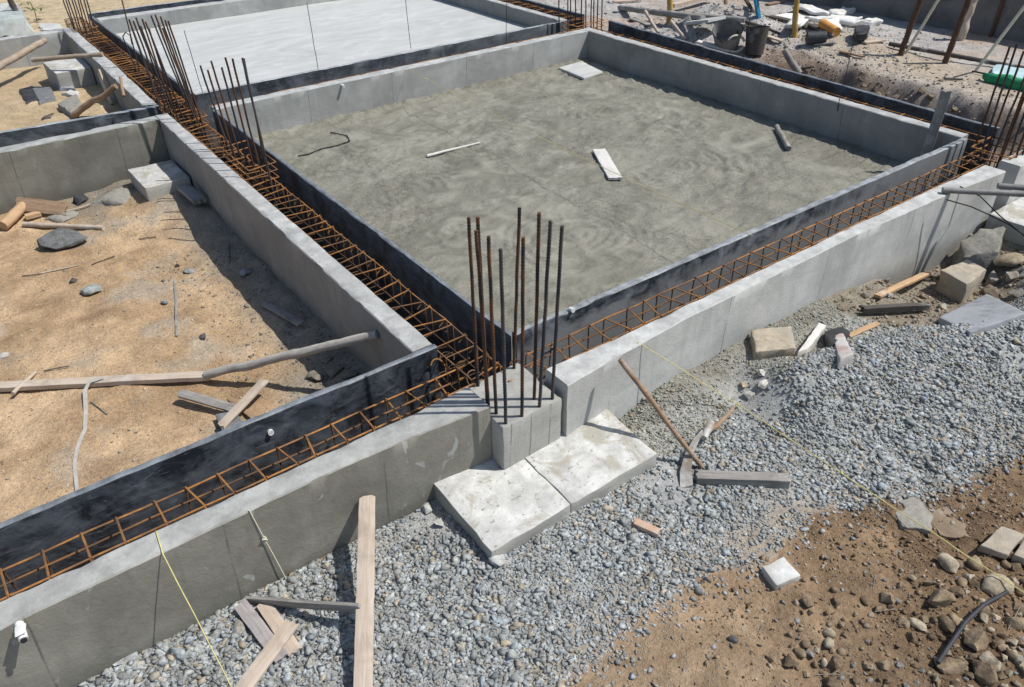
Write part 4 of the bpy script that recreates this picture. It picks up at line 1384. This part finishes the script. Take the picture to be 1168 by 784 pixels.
# thin broken sheets half buried at the earth's upper edge
for q, l, s, m in [([(1012, 574), (1040, 566), (1066, 588), (1060, 606), (1030, 598)], 'dusty grey sheet fragment half buried where gravel meets earth', 25, 'grey_tile'),
                   ([(1060, 590), (1090, 572), (1130, 585), (1110, 612), (1070, 610)], 'tan grey sheet fragment half buried left of the flat slabs', 26, 'tan_stone')]:
    Q = flat_q(q, .004, .02)
    prism('sheet_fragment', Q, min(p.z for p in Q) - .05, M['mortar' if s == 25 else 'dusty'], l, 'fragment', .022, .04, seed=s, bev=.004)
for i, (a, b) in enumerate([((998, 538 + 160), (1020, 695)), ((870, 712), (864, 723)), ((1000, 655), (995, 672)), ((930, 770), (972, 768)), ((1160, 690), (1150, 720)), ((1000, 583), (996, 592))]):
    p, q = at_g(a[0], a[1], .012), at_g(b[0], b[1], .012)
    pts = polyline(p, q, 6, .02, i); V, F = tube_geo(pts, .0018, 5)
    tag(build('twig', V, F, M['w_grey'], None, 60), 'thin pale twig on the brown earth at lower right', 'twig', 'twigs on the lower right earth')

for i, (px, py, r) in enumerate([(1030, 322, .075), (1048, 302, .10), (1062, 286, .08), (1090, 335, .09), (1128, 322, .11), (1152, 318, .09), (1045, 345, .06), (1010, 322, .05), (985, 338, .055), (960, 352, .05), (1160, 338, .10), (1075, 352, .05)]):
    solo_rock(at_g(px, py), r, [(.33, .28, .21), (.27, .25, .22), (.38, .35, .29)][i % 3], i + 40, 'broken rubble rock in the strip along the foot of the pale wall at right',
              'broken rocks along the pale wall', False, .25)
# white stub on the dark wall
st = atp = at_y(22, 712, 3.06)
e = empty('pipe_stub', st, 'white pipe stub with torn cap on the dark wall, lower left corner', 'pipe')
V, F = tube_geo([st + Vector((0, .02, 0)), st + Vector((0, -.05, 0)), st + Vector((0, -.09, -.01))], .02, 14, True); build('stub', V, F, M['white_plastic'], e, 50)
V, F = tube_geo([st + Vector((0, -.095, -.01)), st + Vector((0, -.1, -.01))], .014, 14); build('bore', V, F, M['wire'], e, 50)
prism('cap', [st + Vector((-.022, -.085, .022)), st + Vector((.022, -.09, .026)), st + Vector((.032, -.04, .03)), st + Vector((-.014, -.03, .028))], st.z + .018, M['white_plastic'], parent=e, amp=.004, cut=.02, bev=.003)


def stub(P, D, r, L, mat, label, name='pipe_stub', cat='pipe'):
    D = Vector(D).normalized(); P = Vector(P)
    outer = tube_geo([P - D * .02, P + D * L, P + D * L, P + D * (L - .012)], r, 14, True, [r, r, r * .62, r * .6])
    return tag(build(name, *outer, mat, None, 40), label, cat)


stub(at_y(308, 492.5, 3.722), (0, -1, .2), .018, .02, M['white_plastic'], 'round white plug on the black board left of the column', 'plug', 'plug')
stub(at_y(652, 353.5, 3.497), (0, -1, .2), .017, .02, M['white_plastic'], 'round white plug on the splashed board right of the rods', 'plug', 'plug')
stub(at_y(390, 97.5, 9.55), (0, -1, -.05), .018, .06, M['white_plastic'], 'small white pipe stub sticking out of the back wall')

# ------------------------------------------------------------------ STRINGS
def string(name, P_, r, mat, label, knots=()):
    V, F = tube_geo(P_, r, 5)
    for k in knots:
        c = P_[k]
        v2, f2 = tube_geo([c + Vector((.012 * math.cos(a * 2.1), .012 * math.sin(a * 3), .012 * math.sin(a * 1.7))) for a in np.linspace(0, 6, 10)], r, 5)
        V, F = merge((V, F), (v2, f2))
    return tag(build(name, V, F, mat, None, 60), label, 'string', 'builder strings')


s0 = at_y(184, 604, 3.03); s0.z = .006
e0_ = at_y(184.5, 629, 3.045); e0_.z = .004
string('builder_string', [at(178, 606, .006)] + polyline(e0_, at_g(268, 792, .01), 13, .003, 1), .0034, M['string'], 'longer yellow string from the top of the dark wall to the gravel, lower left')
string('builder_string', polyline(at(284, 582, .006), at_g(326, 660, .01), 10, .002, 2), .0034, M['string_w'], 'short knotted string on the dark wall above the grey board', (4,))
p0 = at(727, 390, .006); p1 = at_g(842, 462, .03); p2 = at_g(960, 540, .06); p3 = at_g(1180, 684, .08)
string('builder_string', polyline(p0, p1, 10, .003, 3) + polyline(p1, p2, 12, .006, 4)[1:] + polyline(p2, p3, 14, .006, 5)[1:], .0034, M['string'], 'long yellow string from the pale wall over the gravel heap to the right edge', (10, 22))
p0 = at_y(466, 78, 9.62); p0.z = .004; p1 = at(858, 270, .004); p1.y = 3.5
string('builder_string', polyline(at(466, 79, .004), at(858, 269, .004), 24, .004, 6, .05), .003, M['string'], 'pale yellow string stretched across the wet concrete', (2,))
for i, (a, b, zb, l) in enumerate([((350, 3), (363, 79), .0, 'dark twisted wire standing before the white slab, tied to its front board'),
                                   ((210, 35), (231, 104), .0, 'thin wire at the left end of the white slab'),
                                   ((462, -4), (468, 48), .0, 'wire crossing the right part of the white slab'),
                                   ((578, -4), (577, 48), .0, 'wire at the right end of the slab board'),
                                   ((857, 10), (845, 82), .0, 'thin wire on the long black board near the bucket'),
                                   ((974, 46), (957, 117), .0, 'thin wire on the long black board left of the hollow')]):
    B = at(b[0], b[1], zb); T = above(B, *a)
    V, F = tube_geo(polyline(B - Vector((0, 0, .1)), T, 40, .004, i), .0045, 5)
    tag(build('tie_wire', V, F, M['wire'], None, 60), l, 'wire', 'tie wires standing at the boards')

# ------------------------------------------------------------------ WET FLOOR items
def zw(px, py, lift=0.0):
    z = -.45
    for _ in range(20):
        p = at(px, py, z); z = .5 * z + .5 * (float(ZW(np.array(p.x), np.array(p.y))) + lift)
    return at(px, py, z)


knotty('stick', zw(487, 178, .02), zw(547, 163, .02), .017, M['w_white'], 'thin whitish stick lying on the wet concrete', 'stick', 1, .7, .004)
plank('plank', zw(683, 173, .01), zw(702, 206, .01), .15, .035, M['w_white'], 'short white plank lying on the wet concrete', 'plank', seed=31, rag=.01)
knotty('stick', zw(886, 145, .035), zw(900, 170, .03), .035, M['w_grey'], 'stubby grey stick on the wet concrete near the right wall', 'stick', 2)
q = [zw(a, b, .03) for a, b in [(637, 77), (664, 70), (688, 82), (666, 89)]]
prism('cover_plate', q, q[0].z - .05, M['slab'], 'pale square plate set in the far corner of the wet concrete', 'plate', .004, .08, seed=32)
def at_x(px, py, x):
    r = ray(px, py)
    return Vector(CAM + r * ((x - CAM[0]) / r[0]))


sb = at_x(1058, 170, 8.41); tp = at_x(1080, 104, 8.46); sb = sb + (sb - tp) * .3
plank('stake', sb, tp, .10, .03, M['w_grey'], 'flat wooden stake leaning on the right wall of the wet concrete', 'stake', up=(-1, -.35, 0), seed=33)
P_ = [zw(a, b, .012) for a, b in [(340, 178), (352, 176), (366, 170), (385, 166), (399, 161), (396, 155), (377, 151)]]
V, F = tube_geo(P_, .007, 6); tag(build('bent_wire', V, F, M['wire'], None, 60), 'dark bent wire lying on the wet concrete at left', 'wire')

# ------------------------------------------------------------------ LEFT ROOM items
a = at_g(-40, 446, .02); b = at_g(240, 431, .03)
plank('long_timber', a, b, .085, .045, M['w_pale'], 'long pale timber across the sandy floor', 'timber', seed=41, rag=.01)
pe = at(431, 381, -.13); ps = at_g(236, 428, .06)
knotty('pole', ps, pe, .036, M['w_weath'], 'pale grey pole from the timber end up to the room wall', 'pole', 5, .95, .01)
knotty('stick', at_g(14, 449, .055), at_g(40, 424, .02), .016, M['w_pale'], 'short pale stick resting across the long timber', 'stick', 6)
P_ = [at_g(a, b, l) for a, b, l in [(118, 431, .06), (102, 436, .065), (97, 446, .03), (98, 468, .01), (97, 490, .008), (88, 512, .008), (85, 530, .008), (88, 560, .008)]]
V, F = [], []
for i, p in enumerate(P_):
    t = (P_[min(i + 1, len(P_) - 1)] - P_[max(i - 1, 0)]).normalized(); s_ = t.cross(Vector((0, 0, 1))).normalized()
    w_ = .018 - .001 * i
    V += [p - s_ * w_, p + s_ * w_, p + s_ * w_ + Vector((0, 0, .004)), p - s_ * w_ + Vector((0, 0, .004))]
for i in range(len(P_) - 1):
    for k in range(4):
        F.append((i * 4 + k, i * 4 + (k + 1) % 4, i * 4 + 4 + (k + 1) % 4, i * 4 + 4 + k))
F += [(3, 2, 1, 0), (len(V) - 4, len(V) - 3, len(V) - 2, len(V) - 1)]
tag(build('strap', V, F, M['cloth'], None, 60), 'grey strap hanging over the long timber on to the sand', 'strap')
plank('short_board', at_g(206, 450, .07), at_g(268, 468, .05), .07, .03, M['w_grey'], 'grey short board, left arm of the crossed offcuts on sand', 'plank', seed=42, up=(.1, -.5, 1))
plank('short_board', at_g(253, 487, .06), at_g(303, 435, .12), .075, .022, M['w_pale'], 'pale short board, right arm of the crossed offcuts on sand', 'plank', seed=43)
plank('short_board', at_g(262, 456, .02), at_g(292, 480, .02), .04, .02, M['w_brown'], 'thin brown offcut under the crossed offcuts on sand', 'plank', seed=44)
q = [at_g(a, b, .06) for a, b in [(245, 472), (268, 468), (278, 482), (254, 494)]]
prism('stone_block', q, q[0].z - .08, M['grey_stone'], 'dark stone under the crossed offcuts by the black board', 'stone', .008, .04, seed=45)
plank('lath', at_g(200, 320, .005), at_g(202, 384, .005), .022, .015, M['w_grey'], 'thin grey lath lying alone on sand, pointing at the camera', 'lath', seed=46, rag=.004)
plank('short_board', at_g(301, 347, .02), at_g(344, 371, .03), .07, .025, M['w_grey'], 'grey board in the shade at the foot of the room wall', 'plank', seed=47)
q = [at(a, b, -.42) for a, b in [(143, 190), (165, 213), (214, 203), (191, 181)]]
prism('concrete_block', [(1.385, 9.42, -.42), (1.40, 8.74, -.42), (1.885, 8.74, -.42), (1.885, 9.40, -.42)], -.8, M['c_foot'], 'pale concrete block in the corner of the sandy room', 'block', .006, .06, seed=48, bev=.012)
plank('metal_offcut', at_g(210, 216, .07), at_g(229, 233, .05), .13, .06, M['pipe'], 'small bluish grey metal box section beside the concrete block', 'offcut', seed=49)
knotty('log', at_g(3, 258, .06), at_g(30, 232, .09), .058, M['w_tan'], 'short tan log with cut end by the olive wall', 'log', 8, 1.0, .005)
plank('shaped_board', at_g(20, 233, .10), at_g(77, 239, .06), .15, .03, M['w_brown'], 'brown shaped board leaning behind the tan log', 'plank', up=(.0, -.8, .5), seed=50, rag=.02)
knotty('stick', at_g(27, 256, .03), at_g(118, 260, .02), .027, M['w_pale'], 'smooth round pale stick in front of the tan log', 'stick', 9, .95, .006)
plank('wood_offcut', at_g(30, 250, .02), at_g(46, 246, .02), .08, .05, M['w_tan'], 'small tan offcut between the log and round stick', 'offcut', seed=51)
knotty('stick', at_g(72, 242, .02), at_g(102, 233, .03), .011, M['w_pale'], 'thin stick beside the black lump at the olive wall', 'stick', 10)
plank('splinter', at_g(47, 312, .005), at_g(90, 303, .005), .022, .008, M['w_pale'], 'flat pale splinter on sand below the big dark rock', 'splinter', seed=52, taper=.4, rag=.003)
for a, b, l in [((25, 315), (46, 312), 'dark twig at the left end of the pale splinter'), ((105, 302), (130, 292), 'dark twig right of the pale splinter'),
                ((262, 276), (263, 300), 'dark twig standing in the room wall shadow'), ((158, 273), (178, 270), 'short twig on the chippings before the concrete block'),
                ((50, 424), (78, 419), 'dark twig just above the long timber'), ((103, 458), (122, 472), 'curled twig right of the strap')]:
    V, F = tube_geo(polyline(at_g(*a, .01), at_g(*b, .012), 6, .012, a[0]), .005, 5)
    tag(build('twig', V, F, M['w_dark'], None, 60), l, 'twig')
rq = [(1.0, 9.25), (1.38, 9.15), (1.36, 9.55), (1.05, 9.6)]
v, f = round_proto(3, (1, .8, .25), .35)
for (px, py, r, l) in [(137, 226, .24, 'low mound of grey mortar beside the concrete block'), (72, 248, .16, 'small mound of grey mortar behind the round stick')]:
    p = at_g(px, py)
    V = [wob(Vector(q) * r + p, .02, 9, 3) for q in v]
    tag(build('mortar_mound', V, [tuple(q) for q in f.tolist()], M['mortar'], None, 60), l, 'mortar')

# ------------------------------------------------------------------ UPPER LEFT ROOM items
knotty('pole', at(-22, 88, -.18), at(51, 46, -.05), .055, M['w_pole'], 'thick pole leaning in the far small room at the left edge', 'pole', 11)
knotty('pole', at(37, 69, -.05), at(117, 61.5, .035), .035, M['w_pole'], 'thin pole laid over the side wall of the far small room', 'pole', 12)
knotty('pole', at_g(83, 131, .04), at(133, 99, -.02), .045, M['w_brown'], 'bent brown pole leaning to the side wall of the far small room', 'pole', 13, .8, .03)
plank('slat', at_g(129, 120, .0), at(114, 82, -.06), .1, .03, M['w_pale'], 'pale slat standing against the side wall of the far small room', 'slat', up=(-1, 0, .3), seed=61)
knotty('peg', at(141, 110, -.02), at(137, 88, .14), .02, M['w_brown'], 'brown peg on the side wall of the far small room', 'peg', 14)
prism('concrete_block', [(1.38, 14.1, -.2), (1.42, 13.3, -.2), (1.915, 13.3, -.2), (1.915, 14.1, -.2)], -.6, M['c_foot'], 'pale concrete block in the far small room', 'block', .006, .08, seed=62, bev=.012)
for q, l, s, m, h in [([(22, 102), (37, 98), (44, 111), (30, 116)], 'black plastic sheet, left of two on the far sand', 63, 'black_sheet', .03), ([(36, 98), (58, 99), (62, 111), (44, 115)], 'black plastic sheet, right of two on the far sand', 64, 'grey_stone', .05),
                      ([(60, 95), (80, 94), (86, 101), (68, 100)], 'crumpled grey sheet behind the white scrap', 65, 'grey_tile', .05), ([(70, 106), (80, 102), (90, 104), (88, 109)], 'white scrap on the far sand', 66, 'white_tile', .04),
                      ([(66, 118), (86, 108), (92, 118), (80, 128)], 'grey mortar lump in the far small room', 67, 'mortar', .08), ([(46, 135), (60, 128), (57, 133)], 'dark curled bark on the far sand', 68, 'w_dark', .03)]:
    Q = [at_g(a, b, h) for a, b in q]
    prism('debris_sheet' if s < 67 else 'debris', Q, min(p.z for p in Q) - h, M[m], l, 'debris', .02, .08, seed=s, bev=.004, shrink=.15)
# beyond the far small room
for q, l, s, m, h in [([(-30, 8), (18, 2), (28, 20), (-30, 26)], 'grey tarpaulin heap in the upper left corner', 71, 'tarp_grey', .25), ([(45, 28), (66, 26), (68, 31), (47, 33)], 'pale flat slab behind the end wall at upper left', 72, 'slab', .05)]:
    Q = [at_g(a, b, h) for a, b in q]
    prism('tarpaulin' if s == 71 else 'flat_slab', Q, min(p.z for p in Q) - h, M[m], l, 'debris', .05, .12, seed=s, bev=.02, shrink=.15)
knotty('stake', at_g(26, 31, .0), above(at_g(26, 31, .0), 8, -8), .06, M['w_dark'], 'dark stake standing at the upper left corner', 'stake', 15)
# small weed
w0 = at_g(42, 24, 0)
we = empty('weed', w0, 'small green weed on the sand at the upper left', 'plant')
for i in range(26):
    a = i * 2.4; r_ = .12 + .1 * random.random(); h_ = .08 + .28 * random.random()
    p = w0 + Vector((math.cos(a) * r_, math.sin(a) * r_, h_)); d = Vector((math.cos(a + .5), math.sin(a + .5), random.uniform(-.4, .5))) * .07; sd = Vector((-math.sin(a), math.cos(a), .2)) * .025
    V, F = [p - d, p + sd, p + d, p - sd + Vector((0, 0, .01))], [(0, 1, 2, 3)]
    if i == 0:
        AV, AF = V, F
    else:
        AV, AF = merge((AV, AF), (V, F))
build('foliage', AV, AF, M['leaf'], we)
V, F = tube_geo([w0, w0 + Vector((.02, 0, .15)), w0 + Vector((0, .02, .32))], .008, 5); build('stem', V, F, M['leaf'], we)

# ------------------------------------------------------------------ YARD on the right
def zy(px, py, lift=0.0):
    z = -.3
    for _ in range(50):
        p = at(px, py, z); z = .7 * z + .3 * (float(G(p.x, p.y)) + lift)
    return at(px, py, z)


wb = [at(640, -38, -.3), at(870, 0, -.3), at(958, 12.6, -.3), at(1060, 33, -.3), at(1168, 52, -.3), at(1500, 112, -.3)]
st = []
for i, p in enumerate(wb):
    st.append((p.x + .25, p.y + .05, p.x, p.y))
wall('boundary_wall', st, -.6, .62, M['stone_wall'], 'dark grey block boundary wall across the top right', 'wall', None, .02, .2, 81)
st2 = [(a + 1.6, b, c + 1.6, d) for a, b, c, d in st]
wall('rendered_wall', st2, -.6, 2.6, M['tan_wall'], 'ochre rendered wall behind the boundary wall at the top right corner', 'wall', None, .01, .3, 82)


def post(px, py, tx, ty, r, mat, label, name='post', cat='post', sc=1.0):
    B = zy(px, py, -.05); T = above(B, tx, ty); T = B + (T - B) * sc
    return knotty(name, B, T, r, mat, label, cat, int(px), .95, .012)


post(1025, 67, 1050, 0, .042, M['rust_pole'], 'leaning brown iron pole, left one of two before the boundary wall', 'pole', 'pole', 1.25)
post(1076, 76, 1105, 0, .042, M['rust_pole'], 'leaning brown iron pole, right one of two before the boundary wall', 'pole', 'pole', 1.2)
post(1129, 46, 1144, 0, .03, M['rust_pole'], 'thin dark pole against the boundary wall at right', 'pole', 'pole', 1.2)
post(905, 46, 909, -2, .045, M['yellow_post'], 'ochre wooden post left of the white bags', sc=1.3)
post(763, 30, 765, -6, .05, M['yellow_post'], 'ochre wooden post left of the buckets', sc=1.3)
for i, (a, b, l) in enumerate([((1033, 61), (1070, 0), 'white sloping rope beside the left iron pole'), ((1112, 82), (1172, 3), 'white sloping rope above the blue tarp')]):
    B = zy(*a); T = above(B, *b); V, F = tube_geo(polyline(B, B + (T - B) * 1.2, 8, .003, i), .022, 7)
    tag(build('rope', V, F, M['string_w'], None, 60), l, 'rope', 'white ropes at the upper right')
knotty('bar', zy(1014, 50, .05), zy(1190, 82, .05), .032, M['w_dark'], 'long dark bar lying before the boundary wall', 'bar', 20, 1, .004)
V, F = tube_geo(polyline(zy(1108, 82, .02), zy(1160, 90, .02), 8, .01, 3), .012, 6)
tag(build('wire', V, F, M['wire'], None, 60), 'short dark wire by the green net', 'wire')
knotty('stick', zy(1075, 90, .02), zy(1098, 91, .02), .016, M['w_dark'], 'small dark stick on the level ground below the iron poles', 'stick', 21)
knotty('post_stump', zy(1095, 50, -.05), zy(1095, 50, -.05) + Vector((.04, .02, .75)), .07, M['w_pale'], 'pale cracked post stump against the boundary wall', 'post', 22, .8, .05)
q = [zy(a, b, .06) for a, b in [(1128, 84), (1138, 71), (1240, 84), (1240, 106)]]
prism('tarpaulin', q, q[0].z - .08, M['tarp'], 'pale blue tarpaulin at the right edge above the green net', 'tarpaulin', .03, .12, seed=91, bev=.02)
nr = []
for i in range(9):
    p = zy(1122 + i * 9, 87 + i * 2.2, .06); nr.append(p)
V, F = tube_geo(nr, .07, 10, True, [.03, .05, .06, .07, .075, .07, .08, .07, .06]); V = [wob(p, .05, 8, 4) for p in V]
tag(build('net_roll', V, F, M['green'], None, 60), 'bright green rolled net along the edge of the tarpaulin', 'net')

# white bags
gB = 'white cement bags in the heap'
bag_spots = [(898, 19, .03, 10, 'bag'), (925, 12, .05, -35, 'bag'), (960, 14, .04, 35, 'bag'), (908, 27, .07, 45, 'bag'), (936, 21, .11, 0, 'bag'), (962, 22, .10, -40, 'bag'), (985, 26, .04, 20, 'bag'), (950, 29, .05, 70, 'bag')]
bag_lab = ['leftmost white bag at the back of the heap', 'white bag at the top back of the heap', 'white bag at the back right of the heap', 'white bag in front at the left of the heap', 'white bag on top in the middle of the heap', 'white bag on top at the right of the heap', 'rightmost white bag with black mouth beside it', 'white bag at the front above the orange pipe']
for i, (px, py, lift, rot, k) in enumerate(bag_spots):
    p = zy(px, py, lift)
    bm = bmesh.new(); bmesh.ops.create_icosphere(bm, subdivisions=3, radius=1)
    Rm = Matrix.Rotation(math.radians(rot + 55), 3, 'Z')
    V = []
    for v in bm.verts:
        c = v.co.copy(); c = Vector([math.copysign(abs(x) ** .6, x) for x in c])
        q = Rm @ Vector((c.x * .13, c.y * .31, c.z * .045)) + p
        V.append(wob(wob(q, .10, 3.5, i), .035, 11, i))
    bm.verts.index_update(); F = [tuple(v.index for v in f.verts) for f in bm.faces]; bm.free()
    tag(build('bag', V, F, M['bag'], None, 70), bag_lab[i], 'bag', gB)
q = [zy(a, b, .16) for a, b in [(975, 30), (992, 28), (990, 38), (978, 40)]]
prism('black_sack', q, q[0].z - .16, M['black_sheet'], 'black crumpled sack right of the white bags', 'sack', .03, .06, seed=95, bev=.02)
tag(rod('orange_pipe', zy(938, 27, .1), zy(954, 37, .08), .075, M['orange'], None, 14), 'orange plastic pipe piece in front of the white bags', 'pipe')
plank('dark_board', zy(925, 30, .02), zy(953, 41, .02), .16, .04, M['w_dark'], 'dark board under the orange pipe', 'plank', seed=96)
plank('dark_board', zy(876, 21, .02), zy(922, 32, .02), .14, .06, M['w_dark'], 'dark board left of the white bags under their edge', 'plank', seed=97)
p = zy(931, 43, .1); dv = Vector((.35, -.3, .02))
V, F = tube_geo([p - dv * .3, p + dv * .3, p + dv * .3, p - dv * .25], .09, 16, True, [.09, .09, .075, .07])
tag(build('pipe_piece', V, F, M['rubber'], None, 40), 'black open pipe piece below the orange pipe', 'pipe')
knotty('stake', zy(911, 84, .0), zy(894, 57, .28), .055, M['w_grey'], 'grey flat stake lying toward the long black board', 'stake', 24)
knotty('stick', zy(898, 79, .02), zy(926, 77, .02), .02, M['w_dark'], 'dark thin stick beside the grey stake', 'stick', 25)


def bucket(px, py, r, h, mat, label, tilt=(0, 0)):
    B = zy(px, py, 0)
    e = empty('bucket', B, label, 'bucket')
    ax = Vector((tilt[0], tilt[1], 1)).normalized()
    rr_ = [r * .78, r * .8, r, r * 1.05, r * .96, r * .74, r * .7]
    hs = [0, .02, h * .9, h, h, .05, .04]
    V, F = tube_geo([B + ax * q for q in (0, .02, h * .9, h)], r, 20, True, rr_[:4])
    F = F[:-1]
    V2, F2 = tube_geo([B + ax * q for q in (h, h * .5, .05)], r, 20, True, [r * .97, r * .85, r * .75]); F2 = F2[1:] if False else F2
    F2 = [f for i, f in enumerate(F2) if len(f) == 4 or i == len(F2) - 1]
    build('body', *merge((V, F), (V2, F2)), mat, e, 50)
    top = B + ax * h
    pts = [top + Vector((math.cos(a) * r * 1.05, math.sin(a) * r * .3, -abs(math.sin(a)) * r * .9)) for a in np.linspace(math.pi, 2 * math.pi, 12)]
    V, F = tube_geo(pts, .008, 5); build('handle', V, F, M['wire'], e, 60)
    return e


bucket(860, 62, .17, .40, M['w_dark'], 'brown dented bucket standing behind the long black board', (.1, .1))
bucket(829, 52, .22, .30, M['pipe'], 'grey tub tipped toward the wall left of the brown bucket', (-.5, -.3))
pts = [zy(838, 60, .03 + .0) + Vector((.02, .02, 0)) + Vector((math.cos(a) * .10, -math.cos(a) * .08, .12 + .12 * math.sin(a))) for a in np.linspace(.3, 6.0, 16)]
V, F = tube_geo(pts, .02, 8); tag(build('ring_handle', V, F, M['string_w'], None, 60), 'white ring shaped hoop beside the grey tub', 'hoop')
plank('white_plank', zy(795, 49, .05), zy(832, 59, .05), .12, .04, M['w_white'], 'whitish plank along the black board left of the hoop', 'plank', seed=101)
plank('tilted_slab', zy(790, 27, .15), zy(818, 24, .25), .4, .05, M['slab'], 'pale tilted slab over the dug hole, top right of centre', 'slab', seed=102)
knotty('pole', zy(707, 9, .06), zy(802, 21, .22), .05, M['w_grey'], 'long grey pole lying behind the wet concrete corner', 'pole', 30, 1, .006)
knotty('pole', zy(758, 15, .22), zy(850, 23, .16), .045, M['w_grey'], 'grey pole end to end with the long one, right of the ochre post', 'pole', 31, 1, .01)
knotty('branch', zy(736, 13, .22), zy(751, 38, .02), .03, M['w_pale'], 'pale branch prop left of the ochre post', 'stick', 32)
knotty('branch', zy(764, 24, .25), zy(782, 45, .02), .03, M['w_pale'], 'pale branch prop right of the ochre post', 'stick', 33)
plank('prop_board', zy(792, 47, .02), zy(784, 20, .25), .1, .03, M['w_grey'], 'grey prop board under the tilted slab', 'plank', up=(-1, -.5, .3), seed=103)
plank('tan_beam', zy(766, 9, .08), zy(812, -2, .08), .12, .07, M['w_pale'], 'pale beam at the top edge right of the ochre post', 'timber', seed=104)
knotty('branch', zy(846, 22, .12), zy(887, 38, .06), .035, M['w_dark'], 'dark curved branch over the hole left of the bags', 'branch', 34, .6, .06)
knotty('branch', zy(805, 9, .02), zy(826, 6, .02), .02, M['w_dark'], 'thin dark branch on gravel at the top edge', 'branch', 35, .6, .03)
# blue stool frame cut by the top edge
B = zy(868, 21, 0)
e = empty('sawhorse', B, 'trestle with blue leg cut by the top edge of the photo', 'trestle')
plank('leg', zy(867, 21, 0), above(zy(867, 21, 0), 860, -25), .07, .05, M['blue'], up=(0, 1, 0), parent=e, seed=105)
plank('leg', zy(864, 20, 0), above(zy(864, 20, 0), 845, -12), .05, .04, M['w_dark'], up=(0, 1, 0), parent=e, seed=106)
plank('leg', zy(829, 7, 0), above(zy(829, 7, 0), 829, -30), .06, .05, M['w_brown'], up=(0, 1, 0), parent=e, seed=107)
plank('beam', above(zy(829, 7, 0), 824, -6), above(zy(867, 21, 0), 870, -2), .08, .06, M['w_dark'], parent=e, seed=108)
for i, (a, b, w, m, l) in enumerate([
        ((805, 14), (832, 17), .10, 'w_grey', 'grey board lying on the gravel between the brown trestle leg and the long pole'),
        ((835, 30), (862, 27), .12, 'w_lilac', 'stained board lying left of the blue trestle leg foot'),
        ((868, 40), (892, 48), .10, 'w_pale', 'pale board on the gravel right of the brown bucket'),
        ((930, 52), (952, 50), .06, 'w_grey', 'narrow grey board in front of the black open pipe piece'),
        ((958, 60), (985, 66), .05, 'w_brown', 'narrow brown lath on the pinkish earth above the dug hollow'),
        ((985, 50), (1008, 47), .09, 'w_pale', 'pale board lying between the white bags and the left iron pole'),
        ((720, 22), (742, 30), .12, 'w_grey', 'grey board by the foot of the pale branch prop'),
        ((700, 3), (730, 1), .10, 'w_pale', 'pale board at the top edge above the long grey pole'),
        ((875, 6), (895, 2), .10, 'w_brown', 'brown board at the top edge right of the blue trestle leg')]):
    plank('loose_board', zy(a[0], a[1], .01), zy(b[0], b[1], .02), w, .03, M[m], l, 'plank', seed=120 + i, group='loose boards in the yard')
pebbles('yard_chips', 2600, (9.3, 13.6), (4.0, 12.5), lambda x, y: x > 0, .012, .06, [(.46, .44, .41), (.36, .34, .31), (.5, .42, .34)],
        'small chips and rubble over the yard', lambda x, y: np.clip(.3 + fbm(x, y, 1.2, 3), .05, 1), HP)
# boulders on the bank
for i, (px, py, r) in enumerate([(1000, 108, .16), (1022, 112, .13), (1045, 120, .18), (1062, 112, .12), (1075, 128, .2), (985, 98, .1), (1090, 126, .15), (1052, 104, .12)]):
    solo_rock(zy(px, py), r * .62, (.24, .19, .145), i + 50, 'earthy brown boulder in the bank of the dug hollow', 'boulders in the bank', False, .45, name='boulder')

# ------------------------------------------------------------------ LIGHT
L = Vector((.52, -.38, 1)).normalized()
sun = bpy.data.lights.new('sun', 'SUN'); sun.energy = 4.55; sun.angle = math.radians(.55); sun.color = (1, .962, .905)
so = bpy.data.objects.new('sun', sun); COL.objects.link(so)
so.rotation_euler = L.to_track_quat('Z', 'Y').to_euler(); so.location = (5, -5, 12)
wd = bpy.data.worlds.new('World'); S.world = wd; wd.use_nodes = True
nt = wd.node_tree; bg = nt.nodes['Background']
sk = nt.nodes.new('ShaderNodeTexSky'); sk.sky_type = 'NISHITA'; sk.sun_disc = False
sk.sun_elevation = math.asin(L.z); sk.sun_rotation = math.atan2(L.x, L.y)
nt.links.new(sk.outputs[0], bg.inputs[0]); bg.inputs[1].default_value = .108

S.view_settings.view_transform = 'Standard'; S.view_settings.look = 'None'; S.view_settings.exposure = 0
S.render.engine = 'CYCLES'
S.render.resolution_x = 1024; S.render.resolution_y = 687
